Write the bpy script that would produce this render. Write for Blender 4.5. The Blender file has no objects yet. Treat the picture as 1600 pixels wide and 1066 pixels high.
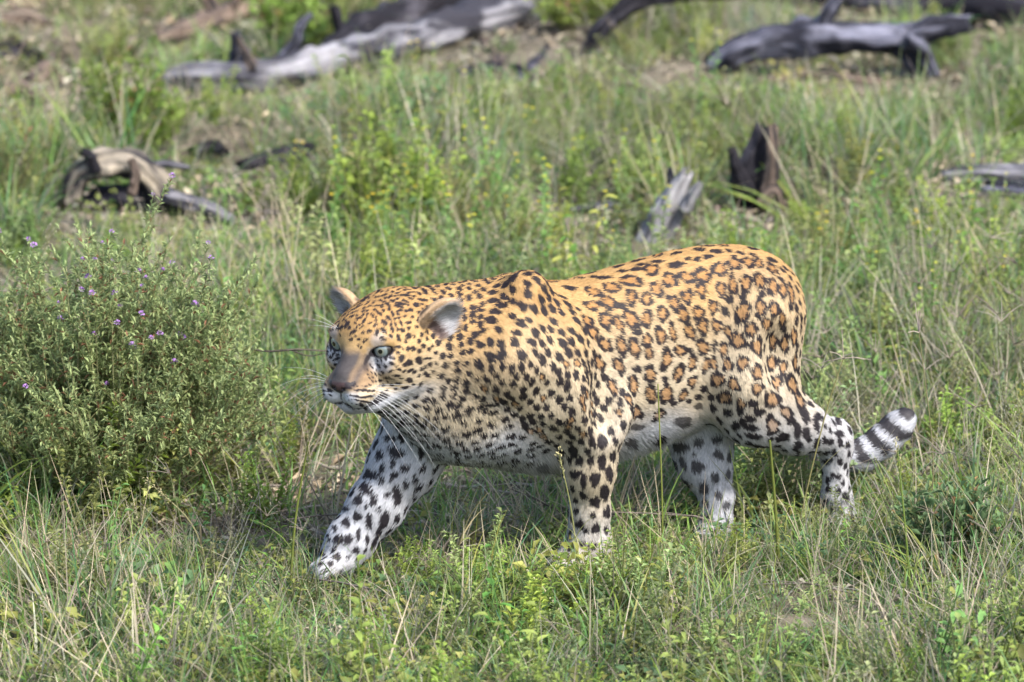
import bpy, math, random, time
import numpy as np
from mathutils import Vector, Matrix
from mathutils.bvhtree import BVHTree

T0 = time.time()
FUR_COUNT, FUR_W = 300000, 1.0
random.seed(7)
RNG = np.random.default_rng(11)
SC = bpy.context.scene
COL = SC.collection
R = math.radians

# ------------------------------------------------------------------ camera
PITCH = R(15.0)
CAM_POS = np.array([-0.118, -9.66, 3.02])
LENS = 191.5
cam_d = bpy.data.cameras.new('camera')
cam_d.lens = LENS
cam_d.sensor_width = 36.0
cam_d.clip_start = 0.1
cam_d.clip_end = 2000.0
cam_d.dof.use_dof = True
cam_d.dof.focus_distance = 9.93
cam_d.dof.aperture_fstop = 4.6
cam = bpy.data.objects.new('camera', cam_d)
cam.location = CAM_POS
cam.rotation_euler = (math.pi / 2 - PITCH, 0, 0)
COL.objects.link(cam)
SC.camera = cam

# ------------------------------------------------------------------ sky and sun
SUN_EL, SUN_AZ = R(46), R(136)          # azimuth: degrees clockwise from +Y (away from the camera)
world = bpy.data.worlds.new('World')
SC.world = world
world.use_nodes = True
wn = world.node_tree.nodes
wl = world.node_tree.links
sky = wn.new('ShaderNodeTexSky')
sky.sky_type = 'NISHITA'
sky.sun_disc = False
sky.sun_elevation = SUN_EL
sky.sun_rotation = SUN_AZ
sky.air_density = 1.0
sky.dust_density = 2.0
bg = wn['Background']
wl.new(sky.outputs[0], bg.inputs[0])
bg.inputs[1].default_value = 0.15
sun_d = bpy.data.lights.new('sun', 'SUN')
sun_d.energy = 2.6
sun_d.angle = R(6)
sun_d.color = (1.0, 0.955, 0.88)
sun = bpy.data.objects.new('sun', sun_d)
sv = Vector((math.sin(SUN_AZ) * math.cos(SUN_EL), math.cos(SUN_AZ) * math.cos(SUN_EL), math.sin(SUN_EL)))
sun.rotation_euler = sv.to_track_quat('Z', 'Y').to_euler()
sun.location = sv * 20
COL.objects.link(sun)
SC.view_settings.view_transform = 'Standard'
SC.view_settings.look = 'None'
SC.view_settings.exposure = 1.70
SC.view_settings.gamma = 1.0
SC.view_settings.use_curve_mapping = False
SC.render.engine = 'CYCLES'
SC.cycles.use_denoising = True
SC.cycles.denoiser = 'OPENIMAGEDENOISE'
SC.cycles.denoising_input_passes = 'RGB_ALBEDO_NORMAL'
SC.cycles.denoising_prefilter = 'ACCURATE'
SC.cycles.use_adaptive_sampling = True
SC.cycles.adaptive_threshold = 0.010
SC.cycles.adaptive_min_samples = 16
SC.cycles.max_bounces = 4
SC.cycles.diffuse_bounces = 3
SC.cycles.glossy_bounces = 2
SC.cycles.transmission_bounces = 3
SC.cycles.transparent_max_bounces = 4
SC.cycles.sample_clamp_indirect = 3.0

# ------------------------------------------------------------------ helpers
CF = np.array([0, math.cos(PITCH), -math.sin(PITCH)])
CU = np.array([0, math.sin(PITCH), math.cos(PITCH)])
CX = np.array([1.0, 0, 0])


def ray(px, py):
    """direction of the sight line through a point of the 1600x1066 photograph"""
    k = 36.0 / LENS / 1600.0
    return (px - 800.0) * k * CX - (py - 533.0) * k * CU + CF


def at(px, py, Y):
    d = ray(px, py)
    return CAM_POS + d * ((Y - CAM_POS[1]) / d[1])


def on_ground(px, py, z=0.0):
    d = ray(px, py)
    return CAM_POS + d * ((z - CAM_POS[2]) / d[2])


def unit(v):
    v = np.asarray(v, float)
    return v / max(np.linalg.norm(v), 1e-12)


def nrm(v):
    return v / np.maximum(np.linalg.norm(v, axis=-1, keepdims=True), 1e-9)


def sstep(a, b, x):
    t = np.clip((x - a) / (b - a), 0, 1)
    return t * t * (3 - 2 * t)


def tag(o, label=None, cat=None, group=None, kind=None):
    if label: o['label'] = label
    if cat: o['category'] = cat
    if group: o['group'] = group
    if kind: o['kind'] = kind
    return o


def mesh_obj(name, verts, faces, mat=None, parent=None, smooth=True, link=True):
    me = bpy.data.meshes.new(name)
    me.from_pydata([tuple(v) for v in verts], [], [tuple(f) for f in faces])
    if smooth and len(me.polygons):
        me.polygons.foreach_set('use_smooth', [True] * len(me.polygons))
    if mat: me.materials.append(mat)
    o = bpy.data.objects.new(name, me)
    if link: COL.objects.link(o)
    if parent: o.parent = parent
    return o


def quads_obj(name, V, Q, mat=None, parent=None, smooth=True, link=True):
    """V float (n,3), Q int (m,4) fast path"""
    me = bpy.data.meshes.new(name)
    me.vertices.add(len(V)); me.vertices.foreach_set('co', np.ascontiguousarray(V, np.float32).ravel())
    k = Q.shape[1]
    me.loops.add(Q.size); me.loops.foreach_set('vertex_index', np.ascontiguousarray(Q, np.int32).ravel())
    me.polygons.add(len(Q)); me.polygons.foreach_set('loop_start', np.arange(0, Q.size, k, dtype=np.int32))
    if smooth: me.polygons.foreach_set('use_smooth', np.ones(len(Q), bool))
    me.update(calc_edges=True)
    if mat: me.materials.append(mat)
    o = bpy.data.objects.new(name, me)
    if link: COL.objects.link(o)
    if parent: o.parent = parent
    return o


def point_color(me, name, C):
    a = me.attributes.new(name, 'FLOAT_COLOR', 'POINT')
    C4 = np.ones((len(C), 4), np.float32); C4[:, :3] = C
    a.data.foreach_set('color', C4.ravel())


def empty(name, loc=(0, 0, 0), rz=0):
    o = bpy.data.objects.new(name, None)
    o.location = loc; o.rotation_euler = (0, 0, rz)
    o.empty_display_size = 0.05
    COL.objects.link(o)
    return o


def new_mat(name):
    m = bpy.data.materials.new(name)
    m.use_nodes = True
    nt = m.node_tree
    for n in list(nt.nodes): nt.nodes.remove(n)
    out = nt.nodes.new('ShaderNodeOutputMaterial')
    return m, nt, out


def princ(nt, out, color=None, rough=0.7, spec=0.3):
    b = nt.nodes.new('ShaderNodeBsdfPrincipled')
    if color is not None: b.inputs['Base Color'].default_value = (*color, 1)
    b.inputs['Roughness'].default_value = rough
    b.inputs['Specular IOR Level'].default_value = spec
    nt.links.new(b.outputs[0], out.inputs[0])
    return b


# direction in which the leopard walks, its left, and the ground point under its withers
BETA = R(28)
FB = np.array([-math.cos(BETA), -math.sin(BETA), 0.0])
LB = np.array([math.sin(BETA), -math.cos(BETA), 0.0])
OB = np.array([-0.106, 0.0, 0.0])
# ------------------------------------------------------------------ ground
def gnoise(x, y):
    """gentle unevenness of the ground, flat where the leopard's feet stand"""
    x = np.asarray(x, float); y = np.asarray(y, float)
    h = .020 * np.sin(x * 2.1 + .7) * np.sin(y * 1.7 + 1.3) + .012 * np.sin(x * 5.3 + y * 3.1) + .008 * np.sin(x * 9.7 - y * 8.1 + 2)
    # low bank with leaf litter at the back left
    h = h + .13 * np.exp(-(((x + 1.95) / .42) ** 2 + ((y - 4.3) / .8) ** 2))
    keep = np.exp(-(((x - .0) / .9) ** 2 + ((y - .1) / .45) ** 2))
    far = 1 / (1 + (np.maximum(np.hypot(x, y - 2) - 8, 0) / 6) ** 2)
    return h * (1 - keep) * far - .002


gx = np.unique(np.concatenate([np.linspace(-600, -12, 10), np.linspace(-12, -3.2, 20), np.linspace(-3.2, 3.2, 130), np.linspace(3.2, 12, 20), np.linspace(12, 600, 10)]))
gy = np.unique(np.concatenate([np.linspace(-200, -12, 6), np.linspace(-12, -2, 16), np.linspace(-2, 8, 200), np.linspace(8, 20, 20), np.linspace(20, 1400, 12)]))
XX, YY = np.meshgrid(gx, gy, indexing='ij')
GV = np.stack([XX, YY, gnoise(XX, YY)], -1).reshape(-1, 3)
ii = np.arange(len(gx) * len(gy)).reshape(len(gx), len(gy))
GQ = np.stack([ii[:-1, :-1], ii[1:, :-1], ii[1:, 1:], ii[:-1, 1:]], -1).reshape(-1, 4)
m_soil, nt, out = new_mat('soil')
b = princ(nt, out, (.1, .08, .06), .95, .1)
tc = nt.nodes.new('ShaderNodeTexCoord')
n1 = nt.nodes.new('ShaderNodeTexNoise'); n1.inputs['Scale'].default_value = 9; n1.inputs['Detail'].default_value = 8
n2 = nt.nodes.new('ShaderNodeTexNoise'); n2.inputs['Scale'].default_value = 90; n2.inputs['Detail'].default_value = 4
for n in (n1, n2): nt.links.new(tc.outputs['Object'], n.inputs['Vector'])
cr = nt.nodes.new('ShaderNodeValToRGB')
cr.color_ramp.elements[0].position = .3; cr.color_ramp.elements[0].color = (.06, .05, .038, 1)
cr.color_ramp.elements[1].position = .7; cr.color_ramp.elements[1].color = (.17, .14, .11, 1)
e = cr.color_ramp.elements.new(.5); e.color = (.10, .088, .06, 1)
nt.links.new(n1.outputs[0], cr.inputs[0]); nt.links.new(cr.outputs[0], b.inputs['Base Color'])
bp = nt.nodes.new('ShaderNodeBump'); bp.inputs['Strength'].default_value = .8; bp.inputs['Distance'].default_value = .01
nt.links.new(n2.outputs[0], bp.inputs['Height']); nt.links.new(bp.outputs[0], b.inputs['Normal'])
ground = quads_obj('ground', GV, GQ, m_soil)
tag(ground, 'brown soil showing between the grass and weeds', 'ground', kind='structure')
# ------------------------------------------------------------------ dead wood
def wood_material(name, pale, dark, char, charred=.4, blue=0.0):
    """weathered wood: long streaks, grey checks and charred patches"""
    m, nt, out = new_mat(name)
    L = nt.links
    b = princ(nt, out, pale, .85, .15)
    a = nt.nodes.new('ShaderNodeAttribute'); a.attribute_name = 'along'
    mp = nt.nodes.new('ShaderNodeMapping'); mp.inputs['Scale'].default_value = (3.5, 22, 22)
    L.new(a.outputs['Vector'], mp.inputs[0])
    n1 = nt.nodes.new('ShaderNodeTexNoise'); n1.inputs['Scale'].default_value = 1.0; n1.inputs['Detail'].default_value = 6; n1.inputs['Roughness'].default_value = .65
    L.new(mp.outputs[0], n1.inputs['Vector'])
    cr = nt.nodes.new('ShaderNodeValToRGB')
    cr.color_ramp.elements[0].position = .36; cr.color_ramp.elements[0].color = (*dark, 1)
    cr.color_ramp.elements[1].position = .62; cr.color_ramp.elements[1].color = (*pale, 1)
    L.new(n1.outputs[0], cr.inputs[0])
    n2 = nt.nodes.new('ShaderNodeTexNoise'); n2.inputs['Scale'].default_value = 5.0; n2.inputs['Detail'].default_value = 5
    L.new(a.outputs['Vector'], n2.inputs['Vector'])
    mr = nt.nodes.new('ShaderNodeMapRange'); mr.inputs[1].default_value = 1 - charred - .12; mr.inputs[2].default_value = 1 - charred + .06
    mr.inputs[1].default_value = .62 - charred * .35; mr.inputs[2].default_value = .72 - charred * .35
    L.new(n2.outputs[0], mr.inputs[0])
    mx = nt.nodes.new('ShaderNodeMix'); mx.data_type = 'RGBA'
    L.new(mr.outputs[0], mx.inputs[0]); L.new(cr.outputs[0], mx.inputs[6]); mx.inputs[7].default_value = (*char, 1)
    L.new(mx.outputs[2], b.inputs['Base Color'])
    bp = nt.nodes.new('ShaderNodeBump'); bp.inputs['Strength'].default_value = .9; bp.inputs['Distance'].default_value = .012
    L.new(n1.outputs[0], bp.inputs['Height']); L.new(bp.outputs[0], b.inputs['Normal'])
    return m


M_PALE = wood_material('pale_dead_wood', (.25, .243, .26), (.065, .063, .076), (.027, .026, .033), .44)
M_BLEACH = wood_material('bleached_wood', (.31, .30, .305), (.10, .097, .105), (.04, .038, .045), .34)
M_GREY = wood_material('grey_dead_wood', (.165, .165, .21), (.042, .042, .058), (.014, .014, .02), .52)
M_CHAR = wood_material('charred_wood', (.065, .06, .07), (.024, .022, .027), (.010, .009, .012), .6)
M_BROWN = wood_material('brown_dead_wood', (.21, .155, .12), (.075, .055, .045), (.027, .023, .023), .35)
M_CREAM = wood_material('cream_dead_wood', (.34, .29, .22), (.10, .085, .07), (.02, .019, .022), .46)


def catmull(pts, rad, n):
    pts = np.asarray(pts, float); rad = np.asarray(rad, float)
    P = np.vstack([2 * pts[0] - pts[1], pts, 2 * pts[-1] - pts[-2]])
    Rr = np.concatenate([[rad[0]], rad, [rad[-1]]])
    out = []; ro = []
    for i in range(len(pts) - 1):
        p0, p1, p2, p3 = P[i:i + 4]
        for t in np.linspace(0, 1, n, endpoint=False):
            out.append(.5 * ((2 * p1) + (p2 - p0) * t + (2 * p0 - 5 * p1 + 4 * p2 - p3) * t * t + (3 * p1 - p0 - 3 * p2 + p3) * t ** 3))
            ro.append(Rr[i + 1] * (1 - t) + Rr[i + 2] * t)
    out.append(pts[-1]); ro.append(rad[-1])
    return np.array(out), np.array(ro)


LR = np.random.default_rng(3)


def wnoise(x, y, z, seed):
    """smooth 3D value noise 0..1"""
    r = np.random.default_rng(seed % 7).random((32, 32, 32))
    x = np.asarray(x, float) + seed * 1.37; y = np.asarray(y, float) + seed * .71; z = np.asarray(z, float) + np.zeros_like(x) + 3
    i, j, k = (np.floor(c).astype(int) for c in (x, y, z)); fx, fy, fz = x - i, y - j, z - k
    fx, fy, fz = (f * f * (3 - 2 * f) for f in (fx, fy, fz))
    g = lambda a, b, c: r[(i + a) % 32, (j + b) % 32, (k + c) % 32]
    mx = lambda p, q, f: p + (q - p) * f
    return mx(mx(mx(g(0, 0, 0), g(1, 0, 0), fx), mx(g(0, 1, 0), g(1, 1, 0), fx), fy), mx(mx(g(0, 0, 1), g(1, 0, 1), fx), mx(g(0, 1, 1), g(1, 1, 1), fx), fy), fz)


def limb(name, pts, rad, mat, parent=None, sides=30, step=14, rough=.26, jag=.8):
    """a knotty, cracked length of wood with broken ends"""
    P, Rr = catmull(pts, rad, step)
    n = len(P)
    ph = LR.random(8) * 6.283
    V = []; A = []
    u = None; s = 0
    sd = int(LR.integers(1000))
    for i in range(n):
        t = unit(P[min(i + 1, n - 1)] - P[max(i - 1, 0)])
        if u is None: u = unit(np.cross(t, [.2, .3, 1]))
        u = unit(u - t * (u @ t)); v = np.cross(t, u)
        if i: s += np.linalg.norm(P[i] - P[i - 1])
        a = 6.283 * np.arange(sides) / sides
        sr = s / max(np.mean(rad), .01)
        nz = lambda fa, fs, k: (wnoise(np.cos(a) * fa + 9, np.sin(a) * fa + 9, sr * fs, sd + k) - .5) * 2
        ridge = 1 - np.abs(nz(3.2, .12, 1)); ridge = ridge ** 3
        w = 1 + rough * (1.1 * nz(.9, .45, 2) + .8 * nz(2.0, .9, 3) + .35 * nz(5, 1.6, 4)) - rough * .9 * ridge
        knob = np.maximum(nz(1.2, .8, 6) - .35, 0) * 1.6 * rough
        w = np.maximum(w + knob, .35)
        off = np.zeros(sides)
        if i in (0, n - 1): off = (LR.random(sides) - .35) * jag * Rr[i] * (1 if i else -1) * 1.6
        for j in range(sides):
            V.append(P[i] + (u * math.cos(a[j]) + v * math.sin(a[j])) * Rr[i] * w[j] + t * off[j])
            A.append((s, math.cos(a[j]) * .12, math.sin(a[j]) * .12))
    F = []
    for i in range(n - 1):
        for j in range(sides):
            F.append((i * sides + j, i * sides + (j + 1) % sides, (i + 1) * sides + (j + 1) % sides, (i + 1) * sides + j))
    for i, sg in ((0, 1), (n - 1, -1)):
        c = len(V); t = unit(P[1] - P[0]) if i == 0 else unit(P[-2] - P[-1])
        V.append(P[i] + t * Rr[i] * .35); A.append((0, 0, 0))
        for j in range(sides):
            q = (c, i * sides + (j + 1) % sides, i * sides + j)
            F.append(q if sg > 0 else q[::-1])
    o = mesh_obj(name, V, F, mat, parent)
    at_ = o.data.attributes.new('along', 'FLOAT_VECTOR', 'POINT')
    at_.data.foreach_set('vector', np.array(A, np.float32).ravel())
    return o


def px_m(Y):
    return 36.0 / LENS / 1600.0 * ((Y - CAM_POS[1]) / math.cos(PITCH))


LOG_SIGHTS = []


def path(pr, Y=None, lie=True):
    """photo points (column, row, half thickness) to axis points lying on the ground (or standing at one distance Y)"""
    P = []; Rr = []
    for x, y, r in pr:
        if Y is None:
            g = on_ground(x, y + r * .8); yy = g[1]
        else: yy = Y
        P.append(at(x, y, yy)); Rr.append(r * px_m(yy))
    for (xa, ya, ra), (xb, yb, rb), pa, pb in zip(pr[:-1], pr[1:], P[:-1], P[1:]):
        for t in np.linspace(0, 1, 5):
            r = (ra + (rb - ra) * t); q = at(xa + (xb - xa) * t, ya + (yb - ya) * t + r * .45, pa[1] + (pb[1] - pa[1]) * t)
            LOG_SIGHTS.append((q[0], q[1], q[2], r * px_m(q[1])))
    return P, Rr


def log_thing(name, label, cat, mat, main, branches=(), Y=None, group=None, main_name='trunk'):
    P, Rr = path(main, Y)
    base = min(P, key=lambda p: p[2])
    root = empty(name, tuple(base))
    inv = Matrix.Translation(-Vector(base))
    o = limb(main_name, P, Rr, mat); o.parent = root; o.matrix_parent_inverse = inv
    for br in branches:
        yb = br[1] if br[1] is not None else None
        BP, BR = path(br[0], yb)
        q = limb('branch', BP, BR, br[2] if len(br) > 2 else mat, sides=20, step=10, rough=.30); q.parent = root; q.matrix_parent_inverse = inv
    tag(root, label, cat, group)
    return root


yA = on_ground(375, 138)[1]
log_thing('fallen_log', 'long pale grey fallen log slanting up past the top edge of the picture', 'log', M_PALE,
          [(256, 120, 19), (330, 118, 25), (400, 119, 28), (470, 106, 27), (540, 86, 26), (620, 66, 29), (700, 43, 31), (780, 20, 32), (900, -16, 34)],
          [([(380, 112, 18), (376, 80, 14), (366, 52, 8)], yA, M_GREY), ([(395, 108, 10), (384, 82, 6), (372, 60, 4)], yA - .05, M_BROWN)])
log_thing('fallen_log', 'dark charred log lying just behind the long pale log', 'log', M_CHAR,
          [(508, 90, 16), (545, 64, 25), (610, 36, 30), (690, 8, 30), (790, -24, 30)],
          [([(548, 66, 13), (528, 40, 10), (522, 12, 7)], on_ground(545, 85)[1]), ([(640, 20, 11), (655, -4, 9), (690, -22, 8)], on_ground(640, 44)[1])])
log_thing('fallen_log', 'forked brown log behind the stub of the pale log', 'log', M_BROWN,
          [(243, 62, 12), (288, 48, 15), (335, 30, 19), (372, 18, 15), (415, 22, 11)],
          [([(342, 28, 13), (330, 5, 11), (318, -22, 9)], on_ground(342, 44)[1]), ([(352, 26, 11), (372, -2, 9), (385, -20, 8)], on_ground(342, 44)[1] + .05)])
log_thing('dead_branch', 'black curved branch arching up out of the grass to the top edge', 'branch', M_CHAR,
          [(910, 92, 9), (932, 58, 13), (962, 24, 15), (1005, 2, 13), (1080, -8, 11), (1180, -14, 11)], Y=on_ground(912, 100)[1], main_name='limb')
log_thing('fallen_log', 'dark log across the upper right corner', 'log', M_CHAR,
          [(1190, -16, 18), (1300, -2, 21), (1400, 12, 24), (1480, 12, 26), (1560, 20, 28), (1700, 38, 30)],
          [([(1500, 12, 12), (1520, 40, 9), (1548, 66, 6)], on_ground(1500, 34)[1] - .05)])
yE = on_ground(1140, 122)[1]
log_thing('fallen_log', 'bent blue grey log propped in an arch on its broken limbs', 'log', M_GREY,
          [(1116, 106, 20), (1148, 84, 25), (1200, 66, 27), (1260, 56, 28), (1320, 56, 26), (1380, 58, 27), (1430, 54, 24), (1470, 44, 18), (1514, 37, 13)],
          [([(1285, 48, 14), (1298, 18, 12), (1322, -14, 9)], yE), ([(1395, 62, 24), (1425, 88, 20), (1452, 124, 13)], yE), ([(1420, 62, 14), (1448, 84, 11), (1462, 118, 8)], yE - .06)], Y=yE)
yF = on_ground(1170, 322)[1]
log_thing('tree_stump', 'dark brown jagged stump standing in the grass behind the leopard\'s back', 'stump', M_CHAR,
          [(1168, 330, 34), (1172, 285, 31), (1180, 240, 25), (1190, 205, 17)],
          [([(1165, 300, 15), (1150, 262, 11), (1142, 232, 6)], yF - .05), ([(1200, 310, 14), (1207, 250, 12), (1206, 198, 8)], yF - .06, M_BROWN), ([(1190, 320, 12), (1210, 300, 9), (1222, 328, 6)], yF - .08, M_BROWN)], Y=yF, main_name='stump_wood')
yG = on_ground(1035, 375)[1]
log_thing('tree_stump', 'pale grey splintered stump leaning beside the dark jagged stump', 'stump', M_BLEACH,
          [(1018, 384, 26), (1036, 340, 26), (1056, 300, 22), (1072, 272, 14)],
          [([(1050, 320, 12), (1048, 285, 9), (1046, 264, 5)], yG + .03, M_GREY), ([(1070, 330, 10), (1086, 300, 9), (1094, 288, 6)], yG - .04)], Y=yG, main_name='stump_wood')
log_thing('fallen_log', 'short pale log at the right edge of the picture', 'log', M_PALE,
          [(1478, 276, 10), (1530, 270, 15), (1590, 274, 17), (1660, 282, 18)], [([(1545, 300, 15), (1590, 302, 19), (1660, 312, 19)], None, M_GREY)], Y=on_ground(1540, 300)[1])
yI = on_ground(180, 338)[1]
log_thing('arched_root', 'cream and black root arching over a dark hollow, left of the clearing', 'root', M_CREAM,
          [(112, 318, 17), (122, 276, 23), (158, 256, 24), (208, 258, 22), (240, 284, 19), (254, 308, 21), (280, 322, 17)],
          [([(262, 305, 13), (305, 318, 12), (345, 334, 10), (365, 350, 7)], yI - .04, M_PALE), ([(112, 328, 17), (165, 316, 28), (235, 322, 26), (262, 332, 14)], yI + .03, M_CHAR),
           ([(150, 268, 12), (140, 246, 10), (128, 236, 6)], yI - .03, M_CHAR), ([(205, 300, 9), (212, 275, 8), (206, 250, 6)], yI - .06, M_BROWN), ([(225, 262, 9), (258, 256, 7), (296, 262, 4)], yI + .02, M_PALE),
           ([(124, 290, 10), (118, 315, 10), (112, 338, 10)], yI, M_CHAR)], Y=yI, main_name='root')
log_thing('fallen_log', 'dark slate coloured log end half hidden in grass beside the arched root', 'log', M_CHAR,
          [(375, 262, 10), (410, 252, 15), (450, 243, 16), (486, 234, 12)])
log_thing('dead_branch', 'dark branch stub lying above the arched root', 'branch', M_CHAR, [(300, 238, 7), (330, 228, 10), (352, 240, 9)], main_name='limb')
log_thing('dead_branch', 'small pale branch lying just behind the leopard\'s shoulders', 'branch', M_PALE, [(890, 328, 5), (935, 322, 7), (985, 326, 6)], main_name='limb')
log_thing('dead_branch', 'dark broken branch below the right end of the long pale log', 'branch', M_BROWN, [(752, 58, 8), (772, 88, 9), (800, 124, 8)], main_name='limb')
log_thing('dead_branch', 'dark twisted branch lying under the black curved branch', 'branch', M_GREY, [(806, 124, 6), (838, 96, 8), (868, 66, 6)], main_name='limb')
log_thing('dead_branch', 'thin pale twig running flat behind the leopard\'s nose', 'twig', M_CREAM, [(388, 545, 1.3), (420, 549, 1.6), (462, 546, 1.5), (520, 549, 1.2)],
          [([(455, 547, 1.2), (482, 556, 1.0), (508, 552, .7)], .42)], Y=.42, main_name='limb')

log_thing('dead_branch', 'grey broken branch poking up between the two upper left logs', 'branch', M_GREY, [(440, 92, 9), (462, 66, 10), (470, 40, 8), (486, 22, 5)], Y=on_ground(440, 100)[1], main_name='limb')
log_thing('dead_branch', 'long dark branch lying in the litter under the bent blue grey log', 'branch', M_BROWN, [(1180, 128, 6), (1240, 118, 8), (1310, 122, 9), (1380, 128, 6)], main_name='limb')
log_thing('dead_branch', 'short charred stick on the ground left of the bent blue grey log', 'branch', M_CHAR, [(1010, 150, 6), (1050, 134, 9), (1096, 128, 7)], main_name='limb')
log_thing('dead_branch', 'forked dark branch in the litter right of the long pale log', 'branch', M_CHAR, [(712, 118, 7), (760, 106, 10), (815, 112, 9), (846, 124, 6)], [([(775, 106, 7), (800, 84, 5), (812, 66, 3)], None)], main_name='limb')

for lab, pp, mt in (('brown slab of bark highest in the upper left corner', [(-10, 40, 12), (30, 30, 20), (72, 42, 14)], M_BROWN),
                    ('dark brown bark slab below the highest one at the left edge', [(-12, 92, 14), (24, 84, 20), (60, 96, 12)], M_CHAR),
                    ('tan bark piece at the left edge beside the bright green bush', [(44, 128, 8), (70, 108, 13), (92, 82, 8)], M_BROWN),
                    ('lowest brown bark slab of the heap at the left edge', [(-10, 150, 12), (30, 140, 16), (66, 154, 9)], M_BROWN)):
    log_thing('bark_piece', lab, 'bark', mt, pp, main_name='bark')
# ------------------------------------------------------------------ plants
VR = np.random.default_rng(23)


def leaf_material(name, translucent=.35, rough=.55, spec=.25, hue=.03, val=.45):
    """coloured per vertex, shifted a little from plant to plant"""
    m, nt, out = new_mat(name)
    L = nt.links
    a = nt.nodes.new('ShaderNodeAttribute'); a.attribute_name = 'col'
    oi = nt.nodes.new('ShaderNodeObjectInfo')
    hs = nt.nodes.new('ShaderNodeHueSaturation')
    mh = nt.nodes.new('ShaderNodeMapRange'); mh.inputs[3].default_value = .5 - hue; mh.inputs[4].default_value = .5 + hue
    mv = nt.nodes.new('ShaderNodeMapRange'); mv.inputs[3].default_value = 1 - val * .5; mv.inputs[4].default_value = 1 + val * .5
    mul = nt.nodes.new('ShaderNodeMath'); mul.operation = 'MULTIPLY'; mul.inputs[1].default_value = 7.31
    fr = nt.nodes.new('ShaderNodeMath'); fr.operation = 'FRACT'
    L.new(oi.outputs['Random'], mh.inputs[0]); L.new(oi.outputs['Random'], mul.inputs[0]); L.new(mul.outputs[0], fr.inputs[0]); L.new(fr.outputs[0], mv.inputs[0])
    L.new(mh.outputs[0], hs.inputs['Hue']); L.new(mv.outputs[0], hs.inputs['Value']); L.new(a.outputs['Color'], hs.inputs['Color'])
    p = nt.nodes.new('ShaderNodeBsdfPrincipled'); p.inputs['Roughness'].default_value = rough; p.inputs['Specular IOR Level'].default_value = spec
    t = nt.nodes.new('ShaderNodeBsdfTranslucent')
    mx = nt.nodes.new('ShaderNodeMixShader'); mx.inputs[0].default_value = translucent
    L.new(hs.outputs[0], p.inputs['Base Color']); L.new(hs.outputs[0], t.inputs[0])
    L.new(p.outputs[0], mx.inputs[1]); L.new(t.outputs[0], mx.inputs[2]); L.new(mx.outputs[0], out.inputs[0])
    return m


M_LEAF = leaf_material('leaf', .45)
M_DRY = leaf_material('dry_stalk', .2, .8, .1, .015, .4)


class MB:
    def __init__(s): s.v = []; s.f = []; s.c = []

    def add(s, V, F, C):
        o = len(s.v); s.v += [tuple(x) for x in V]; s.f += [tuple(i + o for i in f) for f in F]
        s.c += list(C) if np.ndim(C) == 2 else [tuple(C)] * len(V)

    def build(s, name, mat, parent=None, link=True):
        o = mesh_obj(name, s.v, s.f, mat, parent, link=link)
        point_color(o.data, 'col', np.array(s.c))
        return o


def rnd(a, b): return a + (b - a) * VR.random()


def blade(mb, base, az, L, w, lean, bend, c0, c1, seg=4):
    """one curved grass blade with a fold along its middle left out: a tapering strip"""
    d = np.array([math.cos(az), math.sin(az), 0]); side = np.array([-d[1], d[0], 0])
    tw = rnd(-.6, .6)
    side = side * math.cos(tw) + d * math.sin(tw) * .6
    V = []; C = []
    p = np.array(base, float); th = lean
    for i in range(seg + 1):
        t = i / seg
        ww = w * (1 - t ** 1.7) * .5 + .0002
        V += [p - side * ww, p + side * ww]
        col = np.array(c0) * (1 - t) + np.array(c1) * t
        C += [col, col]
        th += bend / seg
        p = p + (d * math.sin(th) + UP3 * math.cos(th)) * (L / seg)
    F = [(2 * i, 2 * i + 1, 2 * i + 3, 2 * i + 2) for i in range(seg)]
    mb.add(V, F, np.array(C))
    return p


UP3 = np.array([0, 0, 1.0])


def stem(mb, pts, r0, r1, col, n=3):
    V = []; F = []
    k = len(pts)
    for i, p in enumerate(pts):
        p = np.asarray(p, float)
        t = unit(np.asarray(pts[min(i + 1, k - 1)]) - np.asarray(pts[max(i - 1, 0)]))
        u = unit(np.cross(t, [.3, .9, .1])); v = np.cross(t, u)
        r = r0 + (r1 - r0) * i / (k - 1)
        for j in range(n):
            a = 6.283 * j / n
            V.append(p + (u * math.cos(a) + v * math.sin(a)) * r)
    for i in range(k - 1):
        for j in range(n): F.append((i * n + j, i * n + (j + 1) % n, (i + 1) * n + (j + 1) % n, (i + 1) * n + j))
    mb.add(V, F, col)


def leaf(mb, base, d, L, w, col, droop=.3, fold=.25):
    """pointed leaf with a folded midrib"""
    d = unit(d); side = unit(np.cross(d, UP3) + 1e-4); up = np.cross(side, d)
    m = np.asarray(base) + d * L * .5 + up * L * .06
    tip = np.asarray(base) + d * L - UP3 * L * droop * .5
    V = [base, m - side * w / 2 + up * w * fold, m + side * w / 2 + up * w * fold, tip]
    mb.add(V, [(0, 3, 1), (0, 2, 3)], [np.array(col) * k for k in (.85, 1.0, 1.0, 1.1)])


def oval(mb, base, d, L, w, col, droop=.3, fold=.22):
    """broader leaf: folded along the midrib, widest below the middle, drooping tip"""
    d = unit(d); side = unit(np.cross(d, UP3) + 1e-4); up = np.cross(side, d)
    base = np.asarray(base, float)
    V = [base]
    for t, ww, dz in ((.28, .42, .05), (.62, .40, .03)):
        m = base + d * L * t + up * L * dz - UP3 * L * droop * t * t * .5
        V += [m - side * w * ww + up * w * fold, m, m + side * w * ww + up * w * fold]
    V.append(base + d * L - UP3 * L * droop * .5)
    mb.add(V, [(0, 2, 1), (0, 3, 2), (1, 2, 5, 4), (2, 3, 6, 5), (4, 5, 7), (5, 6, 7)], [np.array(col) * k for k in (.85, 1.0, .82, 1.0, 1.05, .85, 1.05, 1.1)])


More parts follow.
